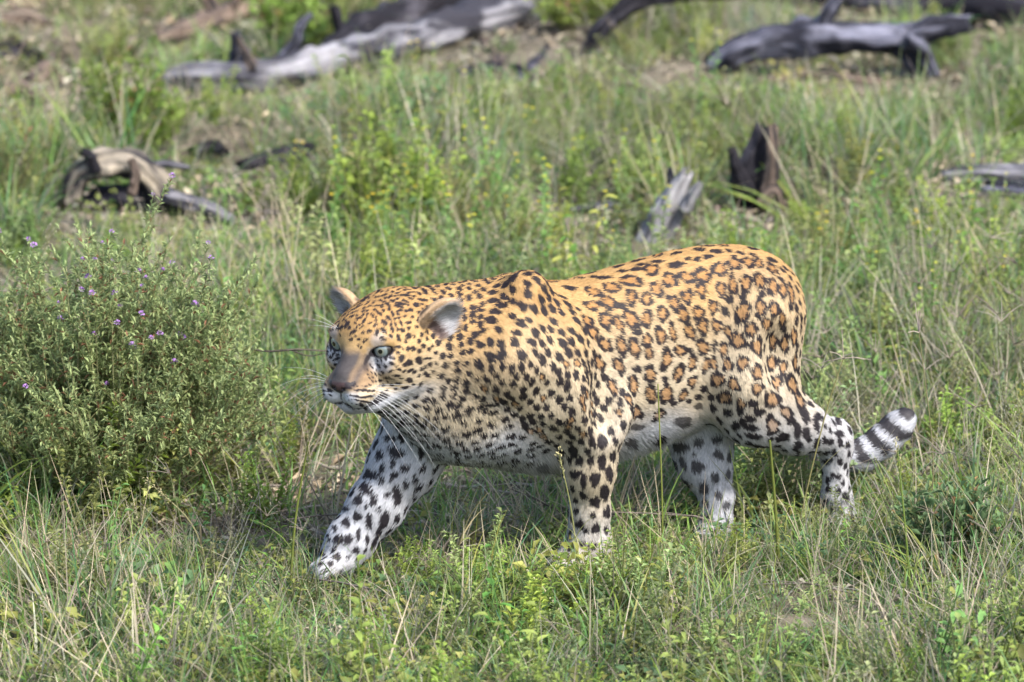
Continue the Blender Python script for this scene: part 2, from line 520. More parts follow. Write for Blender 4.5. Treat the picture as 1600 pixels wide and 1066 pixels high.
GREENS = [(.205, .275, .066), (.15, .235, .066), (.265, .33, .075), (.15, .215, .095), (.275, .32, .115)]
DRYS = [(.38, .32, .225), (.30, .255, .19), (.43, .375, .27), (.255, .21, .175), (.36, .33, .245)]


def gcol(j=.25):
    return np.array(GREENS[VR.integers(len(GREENS))]) * (1 + VR.uniform(-j, j, 3) * [1, .6, 1])


def dcol(j=.2):
    return np.array(DRYS[VR.integers(len(DRYS))]) * (1 + VR.uniform(-j, j))


PROTO = {}


def proto(name, fn, n, mat):
    out = []
    for k in range(n):
        mb = MB(); fn(mb, k)
        out.append(mb.build(name, mat, link=False))
    PROTO[name] = out


def p_grass(mb, k):
    for i in range(VR.integers(16, 26)):
        r = .035 * math.sqrt(VR.random()); a = rnd(0, 6.283)
        L = rnd(.10, .26)
        dry = VR.random() < .16
        c = dcol() if dry else gcol()
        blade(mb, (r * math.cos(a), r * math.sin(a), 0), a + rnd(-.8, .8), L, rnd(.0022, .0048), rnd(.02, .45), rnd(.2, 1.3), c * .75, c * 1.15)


def p_short(mb, k):
    for i in range(VR.integers(26, 40)):
        r = .06 * math.sqrt(VR.random()); a = rnd(0, 6.283)
        c = dcol() if VR.random() < .2 else gcol()
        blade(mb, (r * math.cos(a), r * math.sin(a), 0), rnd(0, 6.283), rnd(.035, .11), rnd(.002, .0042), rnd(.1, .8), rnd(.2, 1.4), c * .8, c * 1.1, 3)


def p_forb(mb, k):
    """weed with stems and many small leaves"""
    hue = gcol()
    for s in range(VR.integers(5, 9)):
        a = rnd(0, 6.283); L = rnd(.06, .17); lean = rnd(.1, .7)
        d = np.array([math.cos(a) * math.sin(lean), math.sin(a) * math.sin(lean), math.cos(lean)])
        b0 = np.array([rnd(-.03, .03), rnd(-.03, .03), 0])
        pts = [b0 + d * L * t + np.array([rnd(-.004, .004), rnd(-.004, .004), 0]) for t in (0, .35, .7, 1)]
        stem(mb, pts, .0013, .0006, hue * .8)
        for j in range(int(L / .0085)):
            t = (j + 1) / (L / .0085)
            p = pts[0] + d * L * t
            for sg in (0, 1):
                aa = j * 2.4 + sg * 3.14 + rnd(-.4, .4)
                leaf(mb, p, (math.cos(aa), math.sin(aa), rnd(.1, .9)), rnd(.009, .021), rnd(.005, .010), hue * rnd(.75, 1.35), rnd(0, .5))


def p_cover(mb, k):
    """low mat of round little leaves"""
    hue = gcol()
    for i in range(46):
        r = .07 * math.sqrt(VR.random()); a = rnd(0, 6.283)
        p = np.array([r * math.cos(a), r * math.sin(a), rnd(.004, .045)])
        aa = rnd(0, 6.283)
        leaf(mb, p, (math.cos(aa), math.sin(aa), rnd(-.1, .7)), rnd(.010, .024), rnd(.007, .014), hue * rnd(.7, 1.4), rnd(0, .4))


def p_broad(mb, k):
    hue = gcol() * np.array([.75, .92, .95])
    for s in range(VR.integers(3, 6)):
        a = rnd(0, 6.283); L = rnd(.10, .24); lean = rnd(.05, .5)
        d = np.array([math.cos(a) * math.sin(lean), math.sin(a) * math.sin(lean), math.cos(lean)])
        pts = [d * L * t for t in (0, .5, 1)]
        stem(mb, pts, .002, .001, hue * .7)
        for j in range(6):
            t = .3 + .7 * j / 5
            aa = j * 2.4 + rnd(-.3, .3)
            oval(mb, d * L * t, (math.cos(aa), math.sin(aa), rnd(.1, .7)), rnd(.016, .034), rnd(.008, .015), hue * rnd(.8, 1.25), rnd(.1, .7))


def p_dry(mb, k):
    for i in range(VR.integers(10, 18)):
        r = .05 * math.sqrt(VR.random()); a = rnd(0, 6.283)
        c = dcol()
        blade(mb, (r * math.cos(a), r * math.sin(a), 0), rnd(0, 6.283), rnd(.08, .30), rnd(.0014, .003), rnd(.1, .9), rnd(-.2, 1.2), c * .8, c * 1.1)


def p_panicle(mb, k):
    """airy seed head on a thin stalk"""
    for s in range(VR.integers(2, 4)):
        a = rnd(0, 6.283); H = rnd(.22, .42); lean = rnd(.03, .35)
        c = np.array((.25, .235, .12)) * rnd(.8, 1.2)
        d = np.array([math.cos(a), math.sin(a), 0])
        pts = [d * math.sin(lean) * H * t * (1 + .5 * t) + UP3 * H * t * (1 - .12 * t) for t in (0, .25, .5, .75, 1)]
        stem(mb, pts, .0011, .0006, c * .9)
        for j in range(14):
            t = .55 + .45 * j / 13
            p = np.array(pts[2]) * (1 - (t - .5) * 2) + np.array(pts[4]) * ((t - .5) * 2)
            aa = rnd(0, 6.283); l = rnd(.02, .05) * (1.25 - t * .7)
            q = p + np.array([math.cos(aa) * .75, math.sin(aa) * .75, rnd(.3, .9)]) * l
            stem(mb, [p, (p + q) / 2 + UP3 * .002, q], .00035, .00025, c)
            for w in range(4):
                g = p + (q - p) * rnd(.35, 1.05) + VR.uniform(-.004, .004, 3)
                leaf(mb, g, VR.uniform(-1, 1, 3), .0042, .0022, np.array((.33, .30, .21)) * rnd(.8, 1.3))


def p_finger(mb, k):
    """finger grass: a stalk ending in a few spreading spikes"""
    for s in range(VR.integers(1, 3)):
        a = rnd(0, 6.283); H = rnd(.22, .40); lean = rnd(.03, .4)
        c = np.array((.20, .21, .09)) * rnd(.8, 1.2)
        d = np.array([math.cos(a), math.sin(a), 0])
        pts = [d * math.sin(lean) * H * t * t * 1.3 + UP3 * H * t * (1 - .1 * t) for t in (0, .25, .5, .75, 1)]
        stem(mb, pts, .0013, .0008, c)
        top = np.array(pts[-1])
        for j in range(VR.integers(4, 7)):
            aa = rnd(0, 6.283); e = np.array([math.cos(aa), math.sin(aa), rnd(.15, 1.0)]); l = rnd(.03, .07)
            q = top + unit(e) * l
            stem(mb, [top, (top + q) / 2 + UP3 * .004, q], .0011, .0006, np.array((.23, .185, .15)) * rnd(.8, 1.3))


def p_yellow(mb, k):
    """upright weed with small yellow flowers"""
    hue = gcol() * np.array([1.1, 1.12, .9])
    for s in range(VR.integers(2, 4)):
        a = rnd(0, 6.283); H = rnd(.13, .24); lean = rnd(.02, .25)
        d = np.array([math.cos(a) * math.sin(lean), math.sin(a) * math.sin(lean), math.cos(lean)])
        b0 = np.array([rnd(-.02, .02), rnd(-.02, .02), 0])
        stem(mb, [b0, b0 + d * H * .5, b0 + d * H], .0016, .0008, hue * .8)
        for j in range(16):
            t = .1 + .8 * j / 15; aa = j * 2.4
            leaf(mb, b0 + d * H * t, (math.cos(aa), math.sin(aa), rnd(.3, 1.0)), rnd(.018, .035) * (1.15 - t * .6), rnd(.005, .009), hue * rnd(.85, 1.3), .2)
        for j in range(VR.integers(1, 4)):
            p = b0 + d * H * (1.02 - j * .13) + VR.uniform(-.007, .007, 3)
            for w in range(5):
                aa = w * 1.257; leaf(mb, p, (math.cos(aa), math.sin(aa), .6), .0075, .007, (.56, .52, .05), 0, .1)


def p_twig(mb, k):
    c = np.array((.20, .17, .15)) * rnd(.6, 1.3)
    a = rnd(0, 6.283); L = rnd(.08, .28)
    p = np.array([0, 0, rnd(.005, .02)]); pts = [p]
    for i in range(4):
        a += rnd(-.4, .4)
        p = p + np.array([math.cos(a), math.sin(a), rnd(-.05, .16)]) * L / 4
        pts.append(p)
    stem(mb, pts, rnd(.0012, .004), .0008, c, 4)
    if VR.random() < .6:
        a += rnd(.5, 1.0)
        stem(mb, [pts[2], pts[2] + np.array([math.cos(a), math.sin(a), .2]) * L * .3], .0012, .0006, c)


def p_litter(mb, k):
    for i in range(9):
        r = .08 * math.sqrt(VR.random()); a = rnd(0, 6.283); aa = rnd(0, 6.283)
        leaf(mb, (r * math.cos(a), r * math.sin(a), rnd(.004, .012)), (math.cos(aa), math.sin(aa), rnd(-.05, .4)), rnd(.015, .045), rnd(.008, .02), dcol() * rnd(.5, 1.0), .1, .4)


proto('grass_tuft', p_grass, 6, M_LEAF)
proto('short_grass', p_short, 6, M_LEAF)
proto('forb', p_forb, 6, M_LEAF)
proto('cover', p_cover, 5, M_LEAF)
proto('broad', p_broad, 4, M_LEAF)
proto('dry_tuft', p_dry, 6, M_DRY)
proto('panicle', p_panicle, 5, M_DRY)
proto('finger', p_finger, 5, M_DRY)
proto('yellow', p_yellow, 4, M_LEAF)
proto('twig', p_twig, 8, M_DRY)
proto('litter', p_litter, 5, M_DRY)


def proto_arrays(o):
    me = o.data
    me.calc_loop_triangles()
    V = np.zeros(len(me.vertices) * 3, np.float32); me.vertices.foreach_get('co', V)
    T = np.zeros(len(me.loop_triangles) * 3, np.int32); me.loop_triangles.foreach_get('vertices', T)
    C = np.zeros(len(me.vertices) * 4, np.float32); me.attributes['col'].data.foreach_get('color', C)
    return V.reshape(-1, 3), T.reshape(-1, 3), C.reshape(-1, 4)[:, :3]


TRIS = 0


def scatter(name, protos, P, S, label, cat, tilt=.22, mat=None, hue=.06, val=.28, cap=None):
    """one stuff object: many turned, scaled and tinted plants joined into one mesh"""
    global TRIS
    P = np.asarray(P); S = np.asarray(S)
    ks = [proto_arrays(o) for pn in protos for o in PROTO[pn]]
    if cap is not None:                       # keep what stands behind in view
        hk = np.array([np.percentile(k[0][:, 2], 96) for k in ks])
    n = len(P); kind = VR.integers(0, len(ks), n)
    if cap is not None:
        lim = cap / hk[kind]
        S = np.minimum(S, np.maximum(lim, .12))
        k = (S > .14); P, S, kind = P[k], S[k], kind[k]; n = len(P)
    az = VR.uniform(0, 6.283, n); tx = VR.normal(0, tilt, n); ty = VR.normal(0, tilt, n)
    ca, sa = np.cos(az), np.sin(az); cx, sx = np.cos(tx), np.sin(tx); cy, sy = np.cos(ty), np.sin(ty)
    z = np.zeros(n); o = np.ones(n)
    Rz = np.stack([ca, -sa, z, sa, ca, z, z, z, o], 1).reshape(-1, 3, 3)
    Rx = np.stack([o, z, z, z, cx, -sx, z, sx, cx], 1).reshape(-1, 3, 3)
    Ry = np.stack([cy, z, sy, z, o, z, -sy, z, cy], 1).reshape(-1, 3, 3)
    M = Rx @ Ry @ Rz * S[:, None, None]
    tone = (1 + VR.uniform(-val, val, (n, 1))) * (1 + VR.normal(0, hue, (n, 1)) * np.array([[1.0, .12, -.5]]))
    # plants of one patch share a tone
    pt = vnoise(P[:, 0], P[:, 1], 1.7, 77) - .5
    tone = tone * (1 + pt[:, None] * np.array([[.28, .20, .1]]))
    Vs, Ts, Cs = [], [], []; off = 0
    for k, (V, T, C) in enumerate(ks):
        ids = np.nonzero(kind == k)[0]
        if not len(ids): continue
        W = np.einsum('nij,vj->nvi', M[ids], V) + P[ids][:, None, :]
        Vs.append(W.reshape(-1, 3).astype(np.float32))
        Ts.append((T[None] + (off + np.arange(len(ids)) * len(V))[:, None, None]).reshape(-1, 3))
        Cs.append(np.clip(C[None] * tone[ids][:, None, :], .004, .85).reshape(-1, 3))
        off += len(ids) * len(V)
    Vs = np.concatenate(Vs); Ts = np.concatenate(Ts); Cs = np.concatenate(Cs)
    TRIS += len(Ts)
    ob = quads_obj(name, Vs, Ts, mat or M_LEAF, smooth=True)
    point_color(ob.data, 'col', Cs)
    tag(ob, label, cat, kind='stuff')
    return ob


# things that must stay in view: sight lines that plants in front may not cross
GUARD = []


def guard(pts, w=.05, Y=None):
    for x, y in pts:
        if Y is None: t = on_ground(x, y)
        else: t = at(x, y, Y)
        GUARD.append((t[0], t[1], t[2], w))


def max_height(P, slack=.03):
    """height a plant at P may reach before it covers a guarded sight line"""
    H = np.full(len(P), .6)
    for tx, ty, tz, w in GUARD:
        dy = ty - P[:, 1]
        xl = tx + (CAM_POS[0] - tx) * (dy / (ty - CAM_POS[1]))
        z = tz + (CAM_POS[2] - tz) * (dy / (ty - CAM_POS[1]))
        m = (dy > -.02) & (dy < 2.2) & (np.abs(P[:, 0] - xl) < w + .06)
        H = np.where(m, np.minimum(H, np.maximum(z - P[:, 2], 0)), H)
    return np.maximum(H, 0) * VR.uniform(.75, 1.15, len(P)) + slack * VR.random(len(P))


X0, X1, Y0, Y1 = -1.9, 1.9, -1.5, 6.8


def vnoise(x, y, sc, seed):
    """smooth value noise 0..1"""
    r = np.random.default_rng(seed).random((64, 64))
    u = (np.asarray(x) * sc + 100); v = (np.asarray(y) * sc + 100)
    i = np.floor(u).astype(int); j = np.floor(v).astype(int); fu = u - i; fv = v - j
    fu = fu * fu * (3 - 2 * fu); fv = fv * fv * (3 - 2 * fv)
    g = lambda a, b: r[a % 64, b % 64]
    return (g(i, j) * (1 - fu) + g(i + 1, j) * fu) * (1 - fv) + (g(i, j + 1) * (1 - fu) + g(i + 1, j + 1) * fu) * fv


BODY_BOX = None


def spread_points(n, dens=None, x0=X0, x1=X1, y0=Y0, y1=Y1):
    """random ground points; dens(x, y) in 0..1 keeps a share of them; wider with distance"""
    y = VR.uniform(y0, y1, n * 3); x = VR.uniform(-1, 1, n * 3) * (1.25 + .085 * (y + 1.5)) * 1.22 - .118
    k = VR.random(n * 3) < ((1.25 + .085 * (y + 1.5)) / (1.25 + .085 * 8.3))
    if dens is not None: k &= VR.random(n * 3) < dens(x, y)
    x = x[k][:n]; y = y[k][:n]
    return np.stack([x, y, gnoise(x, y) - .002], 1)


def patch(x, y, sc, seed, lo=.35, hi=.65):
    return sstep(lo, hi, .65 * vnoise(x, y, sc, seed) + .35 * vnoise(x, y, sc * 2.7, seed + 1))


def under_cat(x, y):
    """trampled strip where the leopard walks: 1 outside, lower inside"""
    q = np.stack([x + .106, y], -1)
    a = q @ FB[:2]; l = q @ LB[:2]
    inside = sstep(.20, .10, np.abs(l - .0)) * sstep(-.85, -.7, a) * sstep(.5, .4, a)
    return 1 - inside


def cap_size(P, S, h):
    """keep plants between the camera and the leopard low enough to leave it in view"""
    return S
# ------------------------------------------------------------------ ground vegetation
GUARD += LOG_SIGHTS
# the leopard: legs down to the paws, chest and belly line
for x, y in [(495, 874), (515, 868), (540, 860), (555, 848), (580, 845), (605, 828), (630, 802), (655, 772), (560, 800), (600, 760)]: guard([(x, y)], .035, -.06)
for x, y in [(870, 862), (890, 850), (910, 842), (930, 842), (950, 838)]: guard([(x, y)], .03, -.01)
for x, y in [(1085, 836), (1100, 828), (1120, 824), (1140, 816)]: guard([(x, y)], .025, .18)
for x, y in [(1285, 785), (1305, 794), (1325, 796), (1340, 790)]: guard([(x, y)], .025, .27)
for x in range(660, 890, 20): guard([(x, 775)], .03, -.02)
for x in range(965, 1090, 20): guard([(x, 760)], .03, .06)
for x in range(1145, 1290, 20): guard([(x, 765)], .03, .15)
for x in range(1330, 1432, 12): guard([(x, 752 - (x - 1330) * .6)], .04, .43)
for x in range(10, 430, 25): guard([(x, 700 - 50 * (1 - abs(x - 210) / 230))], .03, on_ground(195, 775)[1])
LXY = np.array([q[:2] for q in LOG_SIGHTS])


def near_log(x, y):
    d = np.full(len(x), 9.0)
    for a, b in LXY[::2]: d = np.minimum(d, np.hypot(x - a, (y - b) * .8))
    return sstep(.45, .10, d)


def mosaic(x, y): return patch(x, y, 2.6, 9, .44, .56)
def dgrass(x, y): return (.16 + .84 * patch(x, y, 1.6, 5, .42, .6)) * (1 - .75 * near_log(x, y)) * np.where(y < .25, .95, 1.0)
def dforb(x, y): return (.10 + .90 * mosaic(x, y)) * (1 - .65 * near_log(x, y))
def thin(x, y): return np.clip(1.0 - .13 * np.maximum(y - .5, 0), .35, 1) * (1 - .6 * near_log(x, y)) * (.35 + .65 * patch(x, y, 3.4, 61, .3, .5))


def cover_layer(name, protos, n, dens, lo, hi, label, cat, tilt=.22, mat=None, slack=.03, low=1.0, **kw):
    P = spread_points(n, dens)
    S = VR.uniform(lo, hi, len(P)) * (.55 + .9 * vnoise(P[:, 0], P[:, 1], 2.3, 88))
    S = S * np.where(P[:, 1] < .2, low, 1.0)
    return scatter(name, protos, P, S, label, cat, tilt, mat, cap=max_height(P, slack), **kw)


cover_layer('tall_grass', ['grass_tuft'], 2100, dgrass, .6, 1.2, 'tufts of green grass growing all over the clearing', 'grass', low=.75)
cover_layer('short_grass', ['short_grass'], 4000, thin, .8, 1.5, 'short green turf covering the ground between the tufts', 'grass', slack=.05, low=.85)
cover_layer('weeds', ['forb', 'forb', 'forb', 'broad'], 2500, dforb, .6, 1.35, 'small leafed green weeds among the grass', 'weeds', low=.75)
cover_layer('ground_cover', ['cover'], 1700, lambda x, y: thin(x, y) * (.3 + .7 * patch(x, y, 2.2, 31)), .8, 1.5, 'low mats of small round leaves on the soil', 'ground cover', slack=.05)
cover_layer('dry_grass', ['dry_tuft'], 2100, lambda x, y: .2 + .8 * patch(x, y, 1.3, 41, .45, .6), .6, 1.2, 'dry straw coloured grass blades among the green', 'dry grass', mat=M_DRY, hue=.04, low=.8)
cover_layer('seed_grass', ['panicle', 'finger'], 800, lambda x, y: .1 + .9 * patch(x, y, 1.2, 51, .45, .6), .6, 1.1, 'thin flowering grass stalks with feathery seed heads', 'seed grass', .12, M_DRY, hue=.03, val=.2, low=.8)
cover_layer('twigs', ['twig'], 900, lambda x, y: .4 + .6 * near_log(x, y), .6, 1.5, 'dead twigs lying in the grass', 'twigs', .1, M_DRY, hue=.02)
cover_layer('leaf_litter', ['litter'], 1700, lambda x, y: np.clip(.2 + .8 * near_log(x, y) + .8 * np.exp(-(((x + 1.8) / .6) ** 2 + ((y - 4.3) / .9) ** 2)), 0, 1), .7, 1.4, 'dead brown leaves scattered on the soil', 'leaf litter', .1, M_DRY, hue=.05)
print('plants', TRIS, 'triangles', round(time.time() - T0, 1), 's')
# ------------------------------------------------------------------ shrubs and single plants
M_PURPLE, nt, out = new_mat('purple_flower'); princ(nt, out, (.28, .15, .36), .7, .2)
M_TWIG = leaf_material('shrub_stem', .0, .8, .1, .0, .2)


def bush(name, label, px, base_py, w_px, h_px, nstem, leaf_l, leaf_w, hue, flowers=0, seed=1, gap=.011, cat='bush'):
    """stems fanning out of one crown, side twigs and small leaves all along them"""
    rg = np.random.default_rng(seed)
    g = on_ground(px, base_py)
    k = px_m(g[1]); W = w_px * k / 2; H = h_px * k / math.cos(PITCH)
    g[2] = gnoise(g[0], g[1])
    root = empty(name, tuple(g))
    fo = MB(); tips = []
    stems_made = 0
    for s in range(nstem):
        a = rg.uniform(0, 6.283); rr = math.sqrt(rg.random())
        tip = np.array([math.cos(a) * W * rr, math.sin(a) * W * rr * .9, H * (1 - .55 * rr ** 2.2) * rg.uniform(.62, 1.08)])
        b0 = np.array([math.cos(a), math.sin(a), 0]) * W * .22 * rr
        mid = b0 + (tip - b0) * .5 + np.array([math.cos(a), math.sin(a), 0]) * W * .10 * rr + rg.normal(0, .012, 3)
        pts = [(1 - t) ** 2 * b0 + 2 * t * (1 - t) * mid + t * t * tip for t in np.linspace(0, 1, 7)]
        st = MB(); stem(st, pts, .0024, .0008, np.array((.20, .20, .10)) * rg.uniform(.7, 1.3), 4)
        L = np.linalg.norm(tip - b0)
        lines = [pts]
        for q in range(rg.integers(5, 9)):
            t = rg.uniform(.25, .95); i = min(int(t * 6), 5); p = pts[i] + (pts[i + 1] - pts[i]) * (t * 6 - i)
            aa = rg.uniform(0, 6.283)
            d = unit(unit(tip - b0) + np.array([math.cos(aa), math.sin(aa), rg.uniform(-.1, .5)]) * rg.uniform(.5, 1.1))
            l = L * rg.uniform(.14, .32)
            tw = [p, p + d * l * .5 + rg.normal(0, .004, 3), p + d * l + UP3 * l * .12]
            stem(st, tw, .0011, .0005, np.array((.18, .17, .075)) * rg.uniform(.7, 1.3), 3)
            lines.append(tw); tips.append(tw[-1])
        tips.append(tip)
        ob = st.build('stem', M_TWIG, root)
        for ln in lines:
            P = np.array(ln); seg = np.linalg.norm(P[1:] - P[:-1], axis=1); tot = seg.sum()
            for q in range(int(tot / gap)):
                t = rg.random() ** .8 * tot
                if t < tot * .18: continue
                i = int(np.searchsorted(np.cumsum(seg), t)); i = min(i, len(seg) - 1)
                f = (t - (np.cumsum(seg)[i] - seg[i])) / seg[i]
                p = P[i] + (P[i + 1] - P[i]) * f; d = unit(P[i + 1] - P[i])
                e = unit(d * rg.uniform(.2, 1.0) + rg.normal(0, .7, 3) + UP3 * .3)
                c = np.array(hue) * rg.uniform(.65, 1.45)
                if rg.random() < .06: c = np.array((.26, .15, .07)) * rg.uniform(.7, 1.4)
                leaf(fo, p, e, leaf_l * rg.uniform(.6, 1.4), leaf_w * rg.uniform(.7, 1.3), c, rg.uniform(0, .4))
    fo.build('foliage', M_LEAF, root)
    tips = np.array(tips)
    # flower heads sit on the outermost tips
    if flowers:
        score = tips[:, 2] - tips[:, 1] * .55 + rg.normal(0, .05, len(tips))
        sel = np.argsort(-score)[:flowers * 2]
        sel = rg.permutation(sel)[:flowers]
        fm = None
        for i in sel:
            if fm is None:
                V = []; F = []
                for q in range(26):
                    z = rg.uniform(-.1, 1); a = rg.uniform(0, 6.283); r_ = math.sqrt(max(0, 1 - z * z))
                    d = np.array([r_ * math.cos(a), r_ * math.sin(a), z]); sd = unit(np.cross(d, [.3, .2, .9])); o_ = len(V)
                    V += [d * .002, d * .0075 - sd * .0013, d * .0085 + sd * .0013]; F.append((o_, o_ + 1, o_ + 2))
                ob = mesh_obj('flower', V, F, M_PURPLE, root); fm = ob.data
            else:
                ob = bpy.data.objects.new('flower', fm); COL.objects.link(ob); ob.parent = root
            ob.location = tips[i] + np.array([0, 0, .004]); ob.scale = [rg.uniform(.6, 1.0)] * 3
            ob.rotation_euler = (rg.uniform(-.5, .5), rg.uniform(-.5, .5), rg.uniform(0, 6))
    tag(root, label, cat)
    return root


bush('flowering_shrub', 'large rounded green shrub dotted with small purple flowers, left of the leopard', 185, 778, 520, 400, 190, .0145, .0046, (.275, .365, .155), 44, 4, .0030, 'shrub')
bush('leafy_bush', 'bright green bush in front of the forked brown log', 205, 235, 190, 150, 46, .030, .010, (.18, .26, .05), 0, 5, .013)
bush('leafy_bush', 'green leafy bush between the forked log and the charred log', 470, 70, 150, 95, 34, .034, .014, (.16, .24, .05), 0, 6, .014)
bush('leafy_bush', 'pale green bush at the left edge above the flowering shrub', 20, 330, 130, 120, 30, .024, .007, (.18, .22, .08), 0, 7, .012)
bush('leafy_bush', 'green bush in the top middle above the pale log\'s end', 890, 60, 130, 90, 28, .03, .012, (.16, .22, .05), 0, 12, .013)
bush('leafy_bush', 'bushy blue green weed in the middle of the clearing below the pale log', 640, 235, 150, 110, 40, .022, .011, (.15, .215, .09), 0, 9, .011)
bush('leafy_bush', 'dark leafy plant at the lower right edge', 1480, 905, 190, 150, 40, .026, .010, (.09, .14, .06), 0, 10, .012, 'plant')  # leaf hue darker than that of the other bushes

# yellow flowering weeds, one object each
YEL = [(672, 205), (648, 190), (1100, 215), (822, 372), (951, 440), (735, 440), (590, 420), (640, 300), (1565, 410), (1280, 455), (700, 350), (760, 400), (868, 415), (905, 330), (860, 400),
       (520, 380), (560, 300), (610, 430), (690, 440), (780, 350), (1020, 400), (1420, 430), (1480, 470), (1380, 380), (1525, 380), (1350, 500), (1590, 520), (1440, 560), (975, 340), (480, 320), (560, 455), (655, 395), (720, 290), (840, 300), (810, 430)]
for i, (x, y) in enumerate(YEL):
    src = PROTO['yellow'][i % len(PROTO['yellow'])]
    o = bpy.data.objects.new('yellow_flower_weed', src.data); COL.objects.link(o)
    g = on_ground(x, y); g[2] = gnoise(g[0], g[1])
    o.location = g; o.rotation_euler = (0, 0, rnd(0, 6.28)); o.scale = [rnd(.85, 1.15)] * 3
    tag(o, 'upright green weed with small yellow flowers in the grass behind the leopard', 'flower', 'yellow flowering weeds behind the leopard')


# single stalks that stand out in front of the leopard and beside it
def stalk(label, pts_px, w_px, col, head=None, Y=None):
    x0, y0 = pts_px[0]
    g = on_ground(x0, y0) if Y is None else np.array([0, Y, 0])
    Yb = g[1]
    P = [at(x, y, Yb - .02 * i) for i, (x, y) in enumerate(pts_px)]
    P[0][2] = gnoise(P[0][0], P[0][1]) - .005
    root = empty('grass_stalk', tuple(P[0])); inv = Matrix.Translation(-Vector(P[0]))
    C_, _ = catmull(P, [1] * len(P), 5)
    mb = MB(); stem(mb, list(C_), w_px * px_m(Yb) * .5, w_px * px_m(Yb) * .28, np.array(col), 5)
    o = mb.build('stem', M_LEAF, root); o.matrix_parent_inverse = inv
    mb = MB()
    for j in range(2):
        p = C_[int(len(C_) * (.15 + .2 * j))]
        n0 = len(mb.v)
        blade(mb, (0, 0, 0), rnd(0, 6.28), rnd(.08, .14), .0035, rnd(.3, .6), rnd(.4, 1.0), np.array(col) * .9, np.array(col) * 1.1)
        for q in range(n0, len(mb.v)): mb.v[q] = tuple(np.array(mb.v[q]) + p)
    o = mb.build('leaf_blade', M_LEAF, root); o.matrix_parent_inverse = inv
    if head:
        mb = MB(); tip = C_[-1]; d = unit(C_[-1] - C_[-3])
        if head == 'finger':
            for j in range(6):
                e = unit(d * .8 + VR.normal(0, .6, 3)); l = rnd(.03, .065)
                stem(mb, [tip, tip + e * l * .5 + UP3 * .003, tip + e * l], .0011, .0006, np.array((.33, .27, .22)))
        else:
            for j in range(34):
                t = rnd(0, .07); p = tip + d * (t - .05) + VR.normal(0, .0022, 3)
                leaf(mb, p, d + VR.normal(0, .35, 3), .008, .003, np.array((.40, .36, .20)) * rnd(.8, 1.2))
        o = mb.build('seed_head', M_DRY, root); o.matrix_parent_inverse = inv
    tag(root, label, 'grass stalk')


GR = (.165, .215, .05); ST = (.28, .24, .13)
stalk('broad green grass stalk rising in front of the leopard\'s near hind thigh', [(1218, 905), (1212, 800), (1203, 688)], 6.5, GR)
stalk('thin upright green stalk crossing the leopard\'s belly', [(1036, 880), (1034, 760), (1028, 600)], 3.4, GR)
stalk('seeding stalk leaning across the leopard\'s near foreleg', [(906, 905), (893, 800), (874, 712)], 3.2, (.30, .30, .12), 'spike')
stalk('tall green stalk standing left of the leopard\'s reaching paw', [(452, 925), (462, 810), (482, 690)], 5.0, GR, 'spike')
stalk('straw coloured stalk bending in the grass below the leopard\'s chest', [(700, 905), (730, 815), (762, 770)], 3.0, ST)
stalk('thin stalk in front of the leopard\'s hock', [(1240, 860), (1262, 760), (1292, 640), (1318, 560)], 3.0, (.28, .27, .11), 'finger')
stalk('finger grass stalk with spread spikes at the right edge of the picture', [(1492, 560), (1512, 470), (1548, 372)], 3.2, (.27, .28, .13), 'finger')
stalk('finger grass stalk with dark spikes right of the leopard\'s rump', [(1330, 640), (1300, 560), (1290, 520)], 3.0, (.27, .28, .13), 'finger')
stalk('tall straw stalk standing right of the curled tail', [(1446, 860), (1458, 720), (1436, 520)], 2.6, ST, 'finger')
stalk('pale dry stalk bending over the weeds at the lower left', [(330, 900), (300, 820), (240, 760)], 3.4, ST, 'spike')
stalk('thin seeding stalk in front of the flowering shrub', [(110, 800), (118, 640), (125, 500)], 2.6, (.30, .30, .14), 'spike')
stalk('straight green stalk at the lower right beside the dark leafy plant', [(1425, 960), (1415, 830), (1402, 700)], 4.2, GR, 'spike')
# ------------------------------------------------------------------ leopard
# animal frame: forward FB, left LB, up; origin on the ground under the withers



UP = np.array([0, 0, 1.0])



def PL(px, py, l):
    """point on the sight line at the lateral offset l (metres to the animal's left of its mid plane)"""
    d = ray(px, py)
    t = np.dot(OB + LB * l - CAM_POS, LB) / np.dot(d, LB)
    return CAM_POS + d * t


# head frame: origin between the eyes
HY, HP = R(58), R(8)
_f0 = np.array([-math.cos(HY), -math.sin(HY), 0.0])
HL = np.array([math.sin(HY), -math.cos(HY), 0.0])
HF = _f0 * math.cos(HP) - UP * math.sin(HP)
HU = unit(np.cross(HF, HL))
HO = at(563, 541, -0.22)


def HP3(f, s, u):
    return HO + HF * f + HL * s + HU * u


PRIMS = []      # kind, group, k, data, flow


def cone(g, k, a, ra, b, rb, flow=None, flat=None):
    a = np.asarray(a, float); b = np.asarray(b, float)
    PRIMS.append(('c', g, k, (a, ra, b, rb), unit(b - a) if flow is None else unit(flow)))


def ell(g, k, c, r, fr=None, flow=None):
    fr = np.array([FB, LB, UP]) if fr is None else np.array(fr)
    PRIMS.append(('e', g, k, (np.asarray(c, float), np.asarray(r, float), fr), unit(-FB if flow is None else flow)))


def hell(g, k, c, r, flow=None):
    ell(g, k, HP3(*c), r, np.array([HF, HL, HU]), -HF if flow is None else flow)


